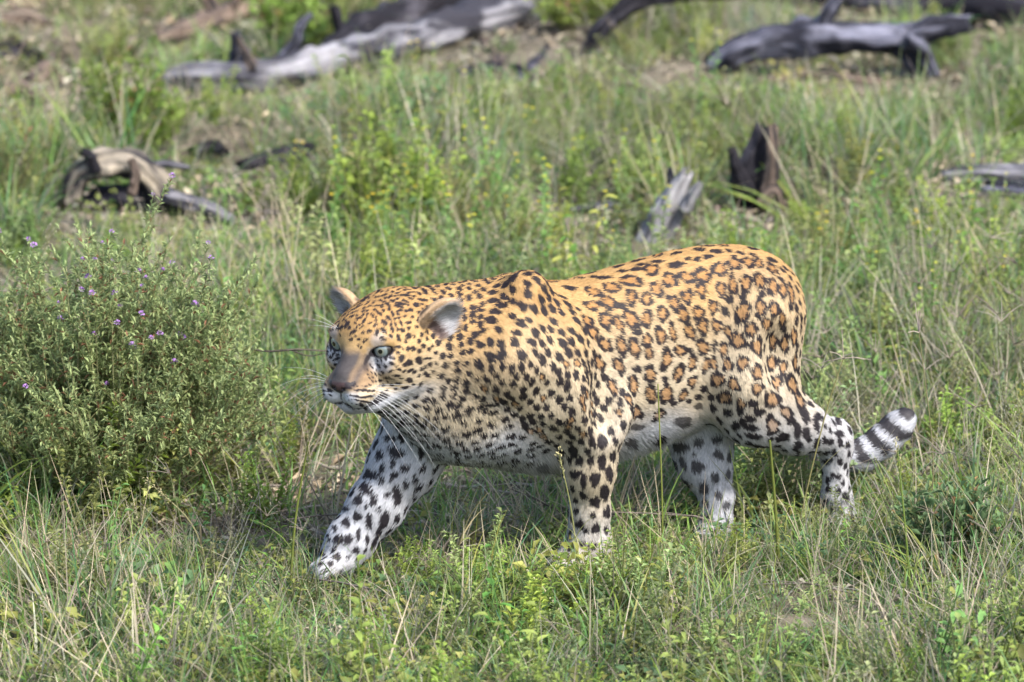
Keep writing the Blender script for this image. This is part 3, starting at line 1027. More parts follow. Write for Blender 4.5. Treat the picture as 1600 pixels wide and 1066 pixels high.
def sdf_prim(p, X):
    kind, g, k, dt, fl = p
    if kind == 'c':
        a, ra, b, rb = dt
        a = a.astype(X.dtype); b = b.astype(X.dtype)
        ab = b - a
        t = np.clip(((X - a) @ ab) / max(ab @ ab, 1e-9), 0, 1)
        d = np.linalg.norm(X - a - t[..., None] * ab, axis=-1)
        return d - (ra + (rb - ra) * t)
    c, r, fr = (v.astype(X.dtype) for v in dt)
    q = (X - c) @ fr.T
    k0 = np.linalg.norm(q / r, axis=-1)
    k1 = np.linalg.norm(q / (r * r), axis=-1)
    return k0 * (k0 - 1) / np.maximum(k1, 1e-6)


def prim_box(p, m):
    kind, g, k, dt, fl = p
    if kind == 'c':
        a, ra, b, rb = dt
        r = max(ra, rb)
        return np.minimum(a, b) - r - m, np.maximum(a, b) + r + m
    c, r, fr = dt
    e = np.sqrt(((fr * r[:, None]) ** 2).sum(0))
    return c - e - m, c + e + m


DOWN = -UP
# --- trunk: chain of elliptical sections (photo column, top row, bottom row, half width)
trunk = [(832, 452, 722, .106), (872, 449, 724, .114), (920, 436, 716, .118), (965, 424, 702, .119),
         (1010, 410, 690, .115), (1055, 397, 670, .105), (1100, 389, 655, .098), (1140, 393, 640, .088)]
for i, (x, t, b, w) in enumerate(trunk):
    pt, pb = PL(x, t, 0), PL(x, b, 0)
    h = np.linalg.norm(pt - pb) / 2
    ell('torso', .05, (pt + pb) / 2, (.085, w, h), flow=-FB + DOWN * .35)
# pelvis and croup
ell('torso', .05, PL(1165, 468, 0.0), (.10, .088, .088), flow=-FB + DOWN * .5)
ell('rump', .05, PL(1183, 490, 0.02), (.075, .085, .09), flow=-FB * .6 + DOWN)
# shoulder blade, near and far
cone('shoulder', .045, PL(820, 462, .068), .040, PL(790, 560, .10), .062, flow=-FB * .5 + DOWN)
cone('shoulder', .03, PL(822, 458, .062), .034, PL(858, 500, .092), .036, flow=-FB * .5 + DOWN)
cone('shoulder', .05, PL(795, 560, .095), .068, PL(925, 640, .115), .060, flow=DOWN - FB * .3)
ell('shoulder', .05, PL(862, 585, .085), (.085, .062, .11), flow=DOWN - FB * .4)
cone('shoulder', .05, PL(792, 462, -.055), .036, PL(745, 585, -.09), .065, flow=-FB * .5 + DOWN)
# chest and throat
ell('chest', .05, PL(745, 630, .0), (.10, .105, .10), flow=DOWN - FB * .3)
ell('chest', .05, PL(795, 640, .0), (.10, .096, .092), flow=DOWN - FB * .6)
ell('chest', .04, PL(700, 640, .015), (.07, .08, .075), flow=DOWN)
# neck: from the withers to the back of the skull, bending towards the camera
NK = HP3(-.13, 0, -.045)
cone('neck', .05, PL(815, 560, 0.0), .125, PL(740, 556, .01), .114, flow=-FB + DOWN * .3)
cone('neck', .05, PL(740, 556, .01), .112, NK, .088, flow=-FB + DOWN * .3)
cone('neck', .05, PL(800, 482, 0.0), .045, HP3(-.12, 0, -.006), .058, flow=-FB + DOWN * .2)
cone('neck', .05, HP3(-.085, 0, -.105), .060, PL(720, 640, .01), .085, flow=DOWN - FB * .3)
# --- near foreleg (standing)
cone('fl', .035, PL(930, 650, .112), .056, PL(922, 735, .095), .043)
cone('fl', .025, PL(922, 735, .095), .043, PL(921, 800, .08), .0345)
cone('fl', .02, PL(921, 800, .08), .0345, PL(920, 848, .072), .038)
cone('fl_paw', .02, PL(920, 848, .072), .040, PL(900, 874, .065), .036)
for dl, dx in ((-.030, 6), (-.010, -4), (.012, -4), (.032, 4)):
    cone('fl_paw', .010, PL(898 + dx, 872, .065 + dl * .8), .020, PL(868 + dx, 886, .065 + dl * 1.15), .0185)
# --- far foreleg (reaching forward)
cone('fr', .05, PL(745, 590, -.075), .075, PL(668, 660, -.075), .068)
cone('fr', .035, PL(662, 640, -.075), .062, PL(632, 722, -.08), .060)
cone('fr', .03, PL(632, 722, -.08), .058, PL(588, 790, -.085), .047)
cone('fr', .025, PL(588, 790, -.085), .047, PL(547, 845, -.09), .038)
cone('fr_paw', .02, PL(547, 845, -.09), .042, PL(532, 872, -.092), .038)
for dl, dx in ((-.032, 4), (-.011, -5), (.011, -5), (.032, 3)):
    cone('fr_paw', .010, PL(530 + dx, 876, -.092 + dl * .8), .021, PL(503 + dx, 893, -.092 + dl * 1.15), .0185)
# --- near hind leg (pushing off)
cone('hl', .035, PL(1175, 490, .066), .080, PL(1160, 600, .088), .072, flow=DOWN)
cone('hl', .04, PL(1200, 505, .05), .054, PL(1208, 612, .07), .052, flow=DOWN)
cone('hl', .04, PL(1160, 600, .085), .072, PL(1178, 645, .09), .056, flow=DOWN - FB * .6)
cone('hl', .035, PL(1178, 645, .09), .054, PL(1240, 664, .075), .050, flow=-FB + DOWN * .5)
cone('hl', .03, PL(1240, 664, .075), .050, PL(1302, 684, .06), .031, flow=-FB + DOWN * .4)
cone('hl_low', .015, PL(1309, 671, .06), .020, PL(1310, 700, .06), .026, flow=DOWN)
cone('hl_low', .02, PL(1303, 685, .06), .029, PL(1307, 775, .058), .0235, flow=DOWN)
cone('hl_paw', .02, PL(1307, 775, .058), .027, PL(1313, 806, .055), .031, flow=DOWN)
for dl, dx in ((-.028, 4), (-.009, -3), (.010, -3), (.028, 4)):
    cone('hl_paw', .010, PL(1316 + dx, 808, .055 + dl * .8), .019, PL(1302 + dx, 826, .055 + dl * 1.1), .017, flow=DOWN)
# --- far hind leg (planted under the belly)
cone('hr', .05, PL(1140, 560, -.06), .085, PL(1092, 660, -.055), .062, flow=DOWN)
cone('hr', .04, PL(1092, 660, -.055), .060, PL(1100, 720, -.035), .047, flow=DOWN)
cone('hr', .03, PL(1100, 720, -.035), .047, PL(1120, 775, -.015), .030, flow=DOWN)
cone('hr', .02, PL(1120, 775, -.015), .030, PL(1119, 822, -.005), .0265, flow=DOWN)
cone('hr_paw', .02, PL(1119, 822, -.005), .030, PL(1105, 846, 0.0), .032, flow=DOWN)
for dl, dx in ((-.030, 4), (-.010, -4), (.010, -4), (.030, 4)):
    cone('hr_paw', .010, PL(1104 + dx, 846, dl * .8), .020, PL(1078 + dx, 861, dl * 1.1), .0175, flow=FB)
# --- tail: hangs behind the leg, then curls up and away
tl = [(1205, 470, -.01, .040), (1215, 540, -.075, .034), (1222, 610, -.095, .029), (1250, 675, -.095, .027), (1300, 714, -.08, .027),
      (1345, 712, -.07, .028), (1378, 690, -.06, .0285), (1401, 668, -.055, .0265), (1413, 656, -.05, .0215)]
for (x0, y0, l0, r0), (x1, y1, l1, r1) in zip(tl[:-1], tl[1:]):
    cone('tail', .015, PL(x0, y0, l0), r0, PL(x1, y1, l1), r1)
# --- head
hell('head', .03, (-.075, 0, .008), (.098, .076, .052))
hell('head', .025, (-.030, 0, .014), (.050, .056, .040), flow=-HF + HU)
for s in (-1, 1):
    hell('head', .02, (-.042, s * .056, -.030), (.055, .032, .045))
    hell('head', .022, (-.085, s * .055, -.042), (.048, .036, .048))
    cone('head', .022, HP3(-.06, s * .05, -.075), .030, HP3(.015, s * .026, -.094), .022, flow=-HF)
    hell('head', .014, (-.010, s * .042, .019), (.022, .026, .011), flow=-HF + HU)
    hell('muzzle', .008, (.046, s * .0235, -.068), (.034, .0270, .0260))
    hell('nose', .005, (.0675, s * .017, -.0505), (.009, .0095, .008))
hell('muzzle', .02, (.024, 0, -.050), (.044, .038, .034))
cone('bridge', .015, HP3(-.005, 0, .004), .026, HP3(.056, 0, -.036), .0185, flow=-HF + HU * .6)
hell('nose', .006, (.072, 0, -.049), (.010, .0205, .0115))
hell('chin', .016, (.033, 0, -.094), (.029, .028, .021), flow=DOWN)
NEAR_EAR_AT, FAR_EAR_AT = HP3(-.108, .083, .008), HP3(-.092, -.074, .016)


def ear_frame(e, n):
    e = unit(e); n = np.asarray(n, float); n = unit(n - e * (n @ e))
    return e, np.cross(n, e), n


EARS = [(NEAR_EAR_AT, ear_frame(HF * -.42 + HL * .60 + HU * .66, HF * .22 + HL * .85 - HU * .12), 1.0),
        (FAR_EAR_AT, ear_frame(HF * .10 - HL * .52 + HU * .82, HF * .80 - HL * .45 + HU * .05), .82)]

# --- grid (finer round the head)
BX = (np.array([prim_box(p, .03)[0] for p in PRIMS]).min(0), np.array([prim_box(p, .03)[1] for p in PRIMS]).max(0))
HLO = HO - .185; HHI = HO + .185


def axis(lo, hi, hlo, hhi, c=.0048, f=.0024):
    out = [lo]
    while out[-1] < hi:
        x = out[-1]
        d = max(hlo - x, x - hhi, 0)
        out.append(x + min(c, f + d * .12))
    return np.array(out)


GX, GY, GZ = (axis(BX[0][i] - .02, BX[1][i] + .05, HLO[i], HHI[i]) for i in range(3))
D = np.full((len(GX), len(GY), len(GZ)), 1.0, np.float32)


def smin(a, b, k):
    h = np.clip(.5 + .5 * (b - a) / k, 0, 1)
    return b * (1 - h) + a * h - k * h * (1 - h)


def local(lo, hi):
    i0, i1 = np.searchsorted(GX, [lo[0], hi[0]]); j0, j1 = np.searchsorted(GY, [lo[1], hi[1]]); k0, k1 = np.searchsorted(GZ, [lo[2], hi[2]])
    sl = (slice(max(i0 - 1, 0), i1 + 1), slice(max(j0 - 1, 0), j1 + 1), slice(max(k0 - 1, 0), k1 + 1))
    X = np.stack(np.meshgrid(GX[sl[0]], GY[sl[1]], GZ[sl[2]], indexing='ij'), -1).astype(np.float32)
    return sl, X


for p in PRIMS:
    sl, X = local(*prim_box(p, p[2] + .02))
    D[sl] = smin(D[sl], sdf_prim(p, X), p[2])
# hollows: behind the shoulder, before the thigh, beside the neck, above the elbow, behind the knee


def carve(c, r, k=.035):
    c = np.asarray(c, float); p = ('e', '', k, (c, np.asarray(r, float), np.array([FB, LB, UP])), UP)
    sl, X = local(*prim_box(p, k + .01))
    D[sl] = -smin(-D[sl], sdf_prim(p, X), k)


carve(PL(975, 560, .185), (.050, .062, .14))
carve(PL(960, 640, .19), (.032, .06, .07))
carve(PL(1108, 560, .175), (.045, .066, .12))
carve(PL(1120, 650, .165), (.04, .06, .05))
carve(PL(905, 470, .165), (.07, .060, .055))
carve(PL(748, 500, .185), (.06, .060, .075))
carve(PL(690, 590, .17), (.045, .05, .06))
carve(PL(1225, 560, .165), (.030, .05, .06))
carve(PL(875, 640, .215), (.05, .05, .05))
# ears: hollow cups
for c, (e, w, n), L in EARS:
    sl, X = local(c - .1, c + .1)
    q = np.stack([(X - c) @ e, (X - c) @ w, (X - c) @ n], -1)

    def eld(q, r):
        r = np.array(r)
        k0 = np.linalg.norm(q / r, axis=-1); k1 = np.linalg.norm(q / (r * r), axis=-1)
        return k0 * (k0 - 1) / np.maximum(k1, 1e-6)
    q = q / L
    outer = eld(q - np.array([.018, 0, -.004]), (.050, .037, .022))
    inner = eld(q - np.array([.024, 0, .020]), (.0495, .0355, .0265))
    cup = np.maximum(outer, -inner)
    D[sl] = smin(D[sl], cup, .008)
    D[sl] = np.maximum(D[sl], -(eld(q - np.array([.004, 0, .014]), (.020, .017, .020))))
# eye sockets, nostrils and mouth line
EYES = []


def eye_rho(X, s, ec, look):
    """1 on the lid edge: almond opening, a little tilted up at its outer corner"""
    side = unit(HL * s - look * (HL @ look) * s); up = np.cross(look, side) * s
    up = up if up @ HU > 0 else -up
    q = X - ec
    w = q @ side; h = q @ up - .10 * w + .0012; d = q @ look
    return np.sqrt((w / .0182) ** 2 + (h / .0103) ** 2 + (np.clip(.006 - d, 0, 1) / .010) ** 2)


for s in (-1, 1):
    ec = HP3(-.0085, s * .0445, 0.0)
    look = unit(HF * .88 + HL * s * .30 + HU * .02)
    EYES.append((s, ec, look))
    sl, X = local(ec - .05, ec + .05)
    D[sl] = np.maximum(D[sl], -(eye_rho(X, s, ec, look) - 1) * .011)
    nc = HP3(.080, s * .0095, -.052)
    sl, X = local(nc - .02, nc + .02)
    D[sl] = np.maximum(D[sl], -(np.linalg.norm((X - nc) @ np.array([HF, HL, HU]).T / np.array([1.3, 1, .7]), axis=-1) - .0042))
    a, m, b = HP3(.070, s * .004, -.086), HP3(.050, s * .030, -.0885), HP3(.008, s * .047, -.083)
    for u, v in ((a, m), (m, b)):
        sl, X = local(np.minimum(u, v) - .02, np.maximum(u, v) + .02)
        t = np.clip(((X - u) @ (v - u)) / ((v - u) @ (v - u)), 0, 1)
        D[sl] = np.maximum(D[sl], -(np.linalg.norm(X - u - t[..., None] * (v - u), axis=-1) - .0032))
D = np.maximum(D, -(GZ[None, None, :] - .004)).astype(np.float32) if True else D


def surface_nets(D, axes):
    S = D < 0
    c = [S[i:S.shape[0] - 1 + i, j:S.shape[1] - 1 + j, k:S.shape[2] - 1 + k] for i in (0, 1) for j in (0, 1) for k in (0, 1)]
    n = sum(x.astype(np.int8) for x in c)
    act = np.argwhere((n > 0) & (n < 8))
    idx = -np.ones(n.shape, np.int32); idx[tuple(act.T)] = np.arange(len(act))
    corners = np.array([(i, j, k) for i in (0, 1) for j in (0, 1) for k in (0, 1)])
    val = np.stack([D[tuple((act + o).T)] for o in corners], 1)
    acc = np.zeros((len(act), 3)); cnt = np.zeros(len(act))
    for a in range(8):
        for b in range(a + 1, 8):
            if np.abs(corners[a] - corners[b]).sum() != 1: continue
            va, vb = val[:, a], val[:, b]
            m = (va < 0) != (vb < 0)
            t = np.where(m, va / np.where(m, va - vb, 1), 0)
            acc += np.where(m[:, None], corners[a] + t[:, None] * (corners[b] - corners[a]), 0); cnt += m
    loc = acc / cnt[:, None]
    V = np.stack([axes[i][act[:, i]] + loc[:, i] * (axes[i][act[:, i] + 1] - axes[i][act[:, i]]) for i in range(3)], 1)
    Q = []
    for ax in range(3):
        o1, o2 = [(1, 2), (2, 0), (0, 1)][ax]
        sl0 = [slice(None)] * 3; sl1 = [slice(None)] * 3
        sl0[ax] = slice(0, -1); sl1[ax] = slice(1, None)
        x = S[tuple(sl0)] != S[tuple(sl1)]
        e = np.argwhere(x)
        e = e[(e[:, o1] > 0) & (e[:, o2] > 0) & (e[:, o1] < D.shape[o1] - 1) & (e[:, o2] < D.shape[o2] - 1)]
        flip = S[tuple(e.T)]
        d1 = np.zeros(3, int); d1[o1] = 1; d2 = np.zeros(3, int); d2[o2] = 1
        q = np.stack([idx[tuple((e - d1 - d2).T)], idx[tuple((e - d2).T)], idx[tuple(e.T)], idx[tuple((e - d1).T)]], 1)
        q[~flip] = q[~flip][:, ::-1]
        Q.append(q)
    return V, np.concatenate(Q)


BV, BQ = surface_nets(D, (GX, GY, GZ))
del D


def smooth_mesh(V, Q, it, lam=.5):
    E = np.concatenate([Q[:, [0, 1]], Q[:, [1, 2]], Q[:, [2, 3]], Q[:, [3, 0]]])
    deg = np.bincount(E.ravel(), minlength=len(V)).astype(float)
    for _ in range(it):
        A = np.stack([np.bincount(E[:, 0], V[E[:, 1], i], len(V)) + np.bincount(E[:, 1], V[E[:, 0], i], len(V)) for i in range(3)], 1)
        V = V + lam * (A / deg[:, None] - V)
    return V


BV = smooth_mesh(BV, BQ, 3)


def vnormals(V, Q):
    n = np.cross(V[Q[:, 2]] - V[Q[:, 0]], V[Q[:, 3]] - V[Q[:, 1]])
    N = np.zeros_like(V)
    for j in range(4):
        for i in range(3): N[:, i] += np.bincount(Q[:, j], n[:, i], len(V))
    return nrm(N)


BN = vnormals(BV, BQ)
GROUPS = sorted({p[1] for p in PRIMS}) + ['ear_near', 'ear_far']
GI = {g: i for i, g in enumerate(GROUPS)}


def fields(X):
    """region weights and fur flow at points X on the skin"""
    W = np.zeros((len(X), len(GROUPS))); FLOW = np.zeros((len(X), 3))
    dm = np.full((len(X), len(GROUPS)), 1.0)
    wsum = np.zeros(len(X))
    for p in PRIMS:
        d = sdf_prim(p, X)
        g = GI[p[1]]
        dm[:, g] = np.minimum(dm[:, g], d)
        w = np.exp(-np.clip(d, -.02, 1) / .014)
        FLOW += w[:, None] * p[4]; wsum += w
    for (c, (e, w_, n), L), g in zip(EARS, ('ear_near', 'ear_far')):
        q = np.stack([(X - c) @ e, (X - c) @ w_, (X - c) @ n], -1) / L
        de = np.linalg.norm((q - np.array([.024, 0, 0])) / np.array([.046, .040, .030]), axis=-1) - 1
        dm[:, GI[g]] = np.where((de < .05) & (q[:, 0] > -.006), -.05, .2)
        w = np.where(dm[:, GI[g]] < 0, 30.0, 0)
        FLOW += w[:, None] * e
    W = np.exp(-(dm - dm.min(1, keepdims=True)) / .012)
    W /= W.sum(1, keepdims=True)
    return W, nrm(FLOW)


BW, BF = fields(BV)


def wg(W, *gs):
    return sum(W[:, GI[g]] for g in gs)


BVH = BVHTree.FromPolygons([tuple(v) for v in BV], [tuple(int(i) for i in q) for q in BQ])


def cast(px, py):
    d = ray(px, py)
    h = BVH.ray_cast(Vector(CAM_POS), Vector(d).normalized())
    return (None, None) if h[0] is None else (np.array(h[0]), np.array(h[1]))


print('leopard skin', len(BV), 'verts', round(time.time() - T0, 1), 's')
# ------------------------------------------------------------------ markings of the coat
# each mark: centre, normal and two half axes on the skin; kind 0 solid, 1 rosette
MP, MN, M1, M2, MK, MF = [], [], [], [], [], []


def add_mark(p, n, e1, e2, kind=0, fade=1.0):
    MP.append(p); MN.append(n); M1.append(e1); M2.append(e2); MK.append(kind); MF.append(fade)


def seen_mark(px, py, ln, wd, ang, fade=1.0, mirror=False, kind=0):
    """a mark seen in the photograph, laid on the skin where its sight line meets it"""
    p, n = cast(px, py)
    if p is None: return
    ca, sa = math.cos(R(ang)), math.sin(R(ang))
    es = []
    for dx, dy, L in ((ca, sa, ln / 2), (-sa, ca, wd / 2)):
        d = ray(px + dx * 2, py + dy * 2)
        den = d @ n
        v = (CAM_POS + d * (((p - CAM_POS) @ n) / den) - p) if abs(den) > .12 else np.array([dx, 0, -dy]) * .0024
        m = np.linalg.norm(v)
        v = v / m * min(m, .0038) / 2 * L
        es.append(v)
    add_mark(p, n, es[0], es[1], kind, fade)
    if mirror:
        q = p - HO
        if q @ HL > .028:
            mr = lambda v: v - 2 * (v @ HL) * HL
            add_mark(HO + mr(q), mr(n), mr(es[0]), mr(es[1]), 0, fade)


FACE_A = """445,138,35,30,0;510,122,60,35,-15;590,135,80,38,-75;660,115,90,38,45;750,105,60,35,60;735,172,48,40,45;815,190,85,38,75;640,186,60,22,-30;665,212,60,20,5
860,115,50,45,0;915,175,60,50,60;840,35,65,30,65;785,50,65,22,65;665,30,60,40,20;890,225,50,28,60;915,300,45,45,0;865,310,30,22,60;810,285,80,35,0;755,318,60,28,10;812,350,55,38,60
845,405,85,60,-60;878,472,50,38,0;915,440,50,50,40;735,455,55,45,20;820,520,55,32,15;650,545,45,25,45;790,580,75,25,0;690,600,60,28,-10;730,535,55,22,-15;790,482,28,20,0;738,675,40,35,20
805,660,60,28,0;745,615,35,20,0;840,612,35,15,0;915,540,40,30,0;915,630,50,50,0;880,708,85,28,-12;785,715,45,30,-10;690,735,45,25,-30;640,752,35,20,0;655,680,35,35,30;620,630,28,35,60
700,640,25,20,0;680,485,48,35,45;750,400,70,28,10;620,485,45,22,75;600,470,30,12,80;550,500,35,14,70;525,475,35,14,70;585,515,35,16,65;540,550,35,14,55;580,570,55,16,60;622,570,35,20,40
495,515,30,14,70;550,600,28,18,20;500,570,35,16,30;515,608,35,15,45;580,640,30,20,20;545,640,35,15,40;615,685,22,22,0;600,430,40,12,80;640,430,40,14,80;685,412,35,25,60
390,690,20,15,0;435,688,20,14,0;480,688,32,18,0;520,678,38,20,15;400,732,80,24,-4;465,732,70,32,4;520,740,65,26,6;560,738,50,22,0
340,792,80,18,8;400,802,90,26,6;465,806,90,26,0;530,796,90,24,-8;390,838,70,18,14;450,850,90,24,12;510,862,70,22,0;380,880,40,16,15;430,890,60,38,30;465,915,70,36,30
600,840,140,44,-16;660,805,100,50,-12;570,870,60,30,10;300,832,15,15,0;330,830,15,15,0;332,868,14,14,0;285,795,12,12,0;105,735,70,26,20;105,782,50,16,20
208,858,55,13,-35;258,868,85,13,35;315,905,70,13,30;380,922,95,15,0;470,905,105,18,-18;550,872,105,24,-22;221,785,105,14,88;350,672,60,34,-40;290,705,80,26,10
120,300,35,30,30;165,325,40,22,30;135,360,26,40,10;175,370,24,40,20;150,415,40,24,-30;400,205,28,40,80;350,125,40,60,70"""
FACE_B = """490,905,25,30,0;525,925,30,22,-40;560,850,28,45,0;600,830,22,38,75;505,825,22,35,80;395,825,45,30,-30;450,790,25,40,60;440,720,18,30,90;395,760,50,25,-60;375,680,50,30,-60
450,620,30,25,0;470,665,35,20,-70;340,640,90,40,-55;400,535,60,25,-25;470,520,30,25,0;470,565,35,30,0;430,478,85,22,-20;475,415,110,25,-30;520,350,80,25,-20;590,370,75,25,-30;630,400,60,25,-20
550,465,50,25,-20;550,510,35,22,-50;600,505,40,22,-60;600,460,40,20,-20;560,590,90,22,-60;515,550,25,40,90;505,640,20,28,80;530,670,60,15,-30;650,500,30,15,-60;675,525,30,35,0;715,545,25,25,0
715,585,30,35,0;690,655,20,30,0;715,640,30,35,0;655,610,20,35,80;620,620,20,25,0;820,610,75,50,40;875,555,75,35,45;880,440,40,40,0;805,460,35,35,0;780,415,35,30,0;765,500,60,30,30;720,460,40,30,40
695,445,40,25,-20;720,395,80,25,-10;720,285,70,25,-10;690,335,50,20,-10;770,330,40,30,0;815,345,45,25,-20;830,295,35,30,0;815,260,70,25,-20;890,280,60,25,-40;950,270,60,20,-10;920,330,55,35,0
855,365,50,30,0;875,395,45,25,30;985,230,60,25,-15;1080,260,120,30,0;1085,335,80,25,25;1030,365,110,30,10;1000,400,90,35,15;1025,455,60,25,0;990,490,60,25,60;925,495,65,32,65
245,695,60,40,0;320,590,40,30,0"""
FACE_C = """165,220,80,22,0;330,185,70,55,30;265,300,55,40,10;220,345,45,30,20;130,290,80,15,10;125,320,75,20,10;175,270,50,20,20;215,250,50,22,20;205,560,40,45,0;200,450,25,55,80;180,605,25,35,0
290,605,35,40,0;325,645,35,45,0;200,670,35,35,0;240,668,40,45,0;290,688,38,38,0;285,765,55,60,0;210,785,50,50,50;170,803,40,35,0;215,850,60,25,-30;250,862,45,28,-40;305,840,30,40,0;335,820,25,35,0
345,885,40,55,-60;205,930,55,45,0;170,992,70,28,-10;240,965,30,20,0;295,970,60,25,-50;355,750,20,70,80;395,170,55,35,20;300,260,60,20,20;340,262,50,18,20;410,255,55,25,20;150,515,40,35,0
420,200,60,18,30;350,315,25,20,0;440,600,0,0,0"""
for txt, ox, oy, k, gr in ((FACE_A, 500, 500, 6.664, 1.12), (FACE_B, 500, 430, 8.2, 1.40), (FACE_C, 600, 420, 5.33, 1.15)):
    for it in txt.replace('\n', ';').split(';'):
        x, y, a, b, g = (float(v) for v in it.split(','))
        if a: seen_mark(ox + x / k, oy + y / k, a / k * gr, b / k * gr, g, mirror=True)
N_FACE = len(MP)

ROS = '''333,130,55,40,0;265,168,80,40,10;395,165,50,55,60;450,155,60,40,20;505,150,60,55,20;560,128,55,50,10;610,110,50,45,30;655,105,45,35,40;690,108,40,30,50;735,125,50,35,50
200,190,65,35,10;140,205,70,28,20;135,250,60,35,10;190,238,80,38,40;268,222,42,55,80;318,228,40,50,70;350,195,60,40,60;408,240,40,55,80;452,220,40,55,80;500,200,40,50,80;565,195,35,55,80
605,180,35,70,80;650,175,40,65,85;695,165,40,60,70;740,185,40,60,80;772,195,30,55,80;800,205,30,70,80;265,295,45,85,65;318,295,40,65,85;372,278,40,60,80;440,280,40,65,80;490,275,45,50,80
540,255,36,50,80;505,320,45,60,80;640,270,55,85,-80;700,255,40,70,85;745,260,35,60,85;772,290,25,60,85;225,310,30,70,60;180,300,40,70,60;365,350,40,70,70;405,340,25,70,80;320,365,40,40,0
235,385,35,80,75;278,390,40,75,75;325,405,35,50,80;460,335,40,60,80;552,318,38,50,80;590,335,30,50,80;625,365,60,60,0;668,328,45,55,0;722,310,40,45,0;505,388,45,60,80;430,400,45,40,30
385,430,40,80,-70;470,440,30,60,-80;425,475,40,65,-80;575,395,30,55,-80;690,385,40,65,90;740,365,30,65,90;780,375,35,65,90;812,350,25,60,90;330,478,45,60,90;275,515,35,80,85;225,450,34,70,70
385,545,45,80,90;332,545,40,70,90;285,605,45,50,0;440,550,30,50,-60;515,450,25,60,-70;470,505,30,45,-70;555,495,60,50,0;610,510,40,55,60;640,440,45,55,-80;690,470,40,60,90;735,440,40,60,90
775,455,30,50,90;815,435,25,70,90;580,555,60,42,10;635,575,30,40,60;690,525,45,40,0;750,505,45,50,0;805,510,50,75,80;740,560,55,60,0;785,605,42,58,60;830,565,40,65,75;740,650,50,70,80
590,445,38,50,80;540,440,26,50,80;180,380,40,60,60;140,340,36,60,60;120,300,36,50,50;160,440,34,60,65;205,520,34,60,70'''
SOL = '''490,65,50,18,5;415,77,45,14,-15;550,70,50,18,10;590,68,30,15,15;350,105,50,16,0;520,88,35,18,0;455,95,25,15,0;485,97,25,18,0;415,115,60,25,-5;280,130,50,15,-5;235,137,40,12,-5;165,157,85,18,0;90,160,50,14,-4;630,75,36,16,20;670,82,34,16,30;300,115,40,14,-8
545,385,18,48,90;675,575,40,30,20;695,602,45,30,-10;665,625,40,28,20;860,545,20,80,85;850,620,30,55,75;800,632,40,30,-60;770,690,55,40,-20;820,665,30,60,80;820,720,40,32,-60;853,680,30,60,75
885,645,22,65,80;885,710,44,30,-60;912,700,26,30,0;895,620,40,25,45;665,655,60,25,15;675,685,60,25,10;695,720,60,30,5;755,742,45,20,0;820,745,45,22,-50;915,742,35,18,-10;615,650,30,35,60;590,605,35,28,20
960,675,40,25,0;955,630,30,40,60;945,740,22,30,80;965,705,20,35,80;920,768,40,20,-10;965,770,22,30,80;905,800,15,30,80;925,860,22,26,90;960,868,22,30,90;940,815,20,25,90;985,885,25,35,60
960,820,25,20,0;915,900,20,20,0;940,925,20,20,0;965,940,20,20,0;1000,925,18,18,0;630,600,26,34,70;640,635,30,30,0;835,600,24,40,70'''
PALE = '''440,640,60,46,0;285,655,50,25,0;265,705,40,35,0;490,585,30,25,0'''
FARH = '''430,718,55,40,10;412,770,50,30,30;490,785,45,40,20;450,838,40,32,40;480,745,15,15,0;555,690,40,30,0;510,858,35,40,90;520,955,40,30,0;545,1000,35,22,0;560,745,36,30,40;550,820,28,36,80;560,880,24,34,80;490,900,24,30,70'''
FLEG = '''1430,255,45,65,80;1470,210,30,45,80;1385,255,30,65,80;1480,320,30,50,90;1430,345,35,75,90;1465,400,35,70,80;1400,425,45,65,90;1348,435,30,70,90;1445,485,40,65,90;1400,525,45,45,0;1455,570,35,60,90
1330,625,35,45,90;1390,585,28,28,0;1390,722,40,35,0;1345,715,30,25,0;1290,735,30,35,90;1315,565,25,30,90;1360,655,25,30,90;1295,600,18,35,90;1290,660,18,25,90;1450,650,25,40,90;1310,520,25,25,0;1380,340,30,50,90;1330,340,35,40,90;1300,300,40,60,0;1310,400,50,40,0'''
RLEG = '''515,298,80,45,25;440,310,35,45,80;395,395,60,45,20;380,460,50,55,60;345,510,40,45,60;450,420,20,45,80;555,368,45,35,0;520,490,40,90,85;475,490,25,35,90;415,510,30,60,90;380,540,14,35,90;340,587,40,50,80
395,610,35,65,85;440,555,20,35,60;465,600,40,85,-75;290,615,40,40,0;255,690,40,45,-60;300,690,40,45,-70;345,670,22,55,90;385,690,25,40,90;440,660,25,50,-60;335,740,30,30,0;250,770,35,35,0;500,345,30,30,0
530,175,35,28,0;485,235,60,25,25;600,245,110,16,15;640,225,80,16,15;560,215,60,16,20;620,295,50,30,60;500,145,25,20,0;600,500,20,40,80;520,595,30,40,-60;290,545,30,40,70;240,640,20,30,80;210,680,20,40,80;185,750,25,40,70;180,800,25,20,0;200,830,20,20,0;600,420,26,40,70;560,440,22,40,70'''
for txt, ox, oy, k, kind, fade, gr in ((ROS, 860, 360, 2.132, 1, 1, .98), (SOL, 860, 360, 2.132, 0, 1, 1.0), (PALE, 860, 360, 2.132, 0, .85, 1), (FARH, 860, 360, 2.132, 0, .9, 1.1),
                                       (FLEG, 440, 600, 2.857, 0, 1, 1.12), (RLEG, 440, 600, 2.857, 0, 1, 1.1)):
    for it in txt.replace('\n', ';').split(';'):
        x, y, a, b, g = (float(v) for v in it.split(','))
        if g != 0: a, b = max(a, b), min(a, b)
        seen_mark(ox + x / k, oy + y / k, a / k * gr, b / k * gr, g, fade, kind=kind)
N_SEEN = len(MP)

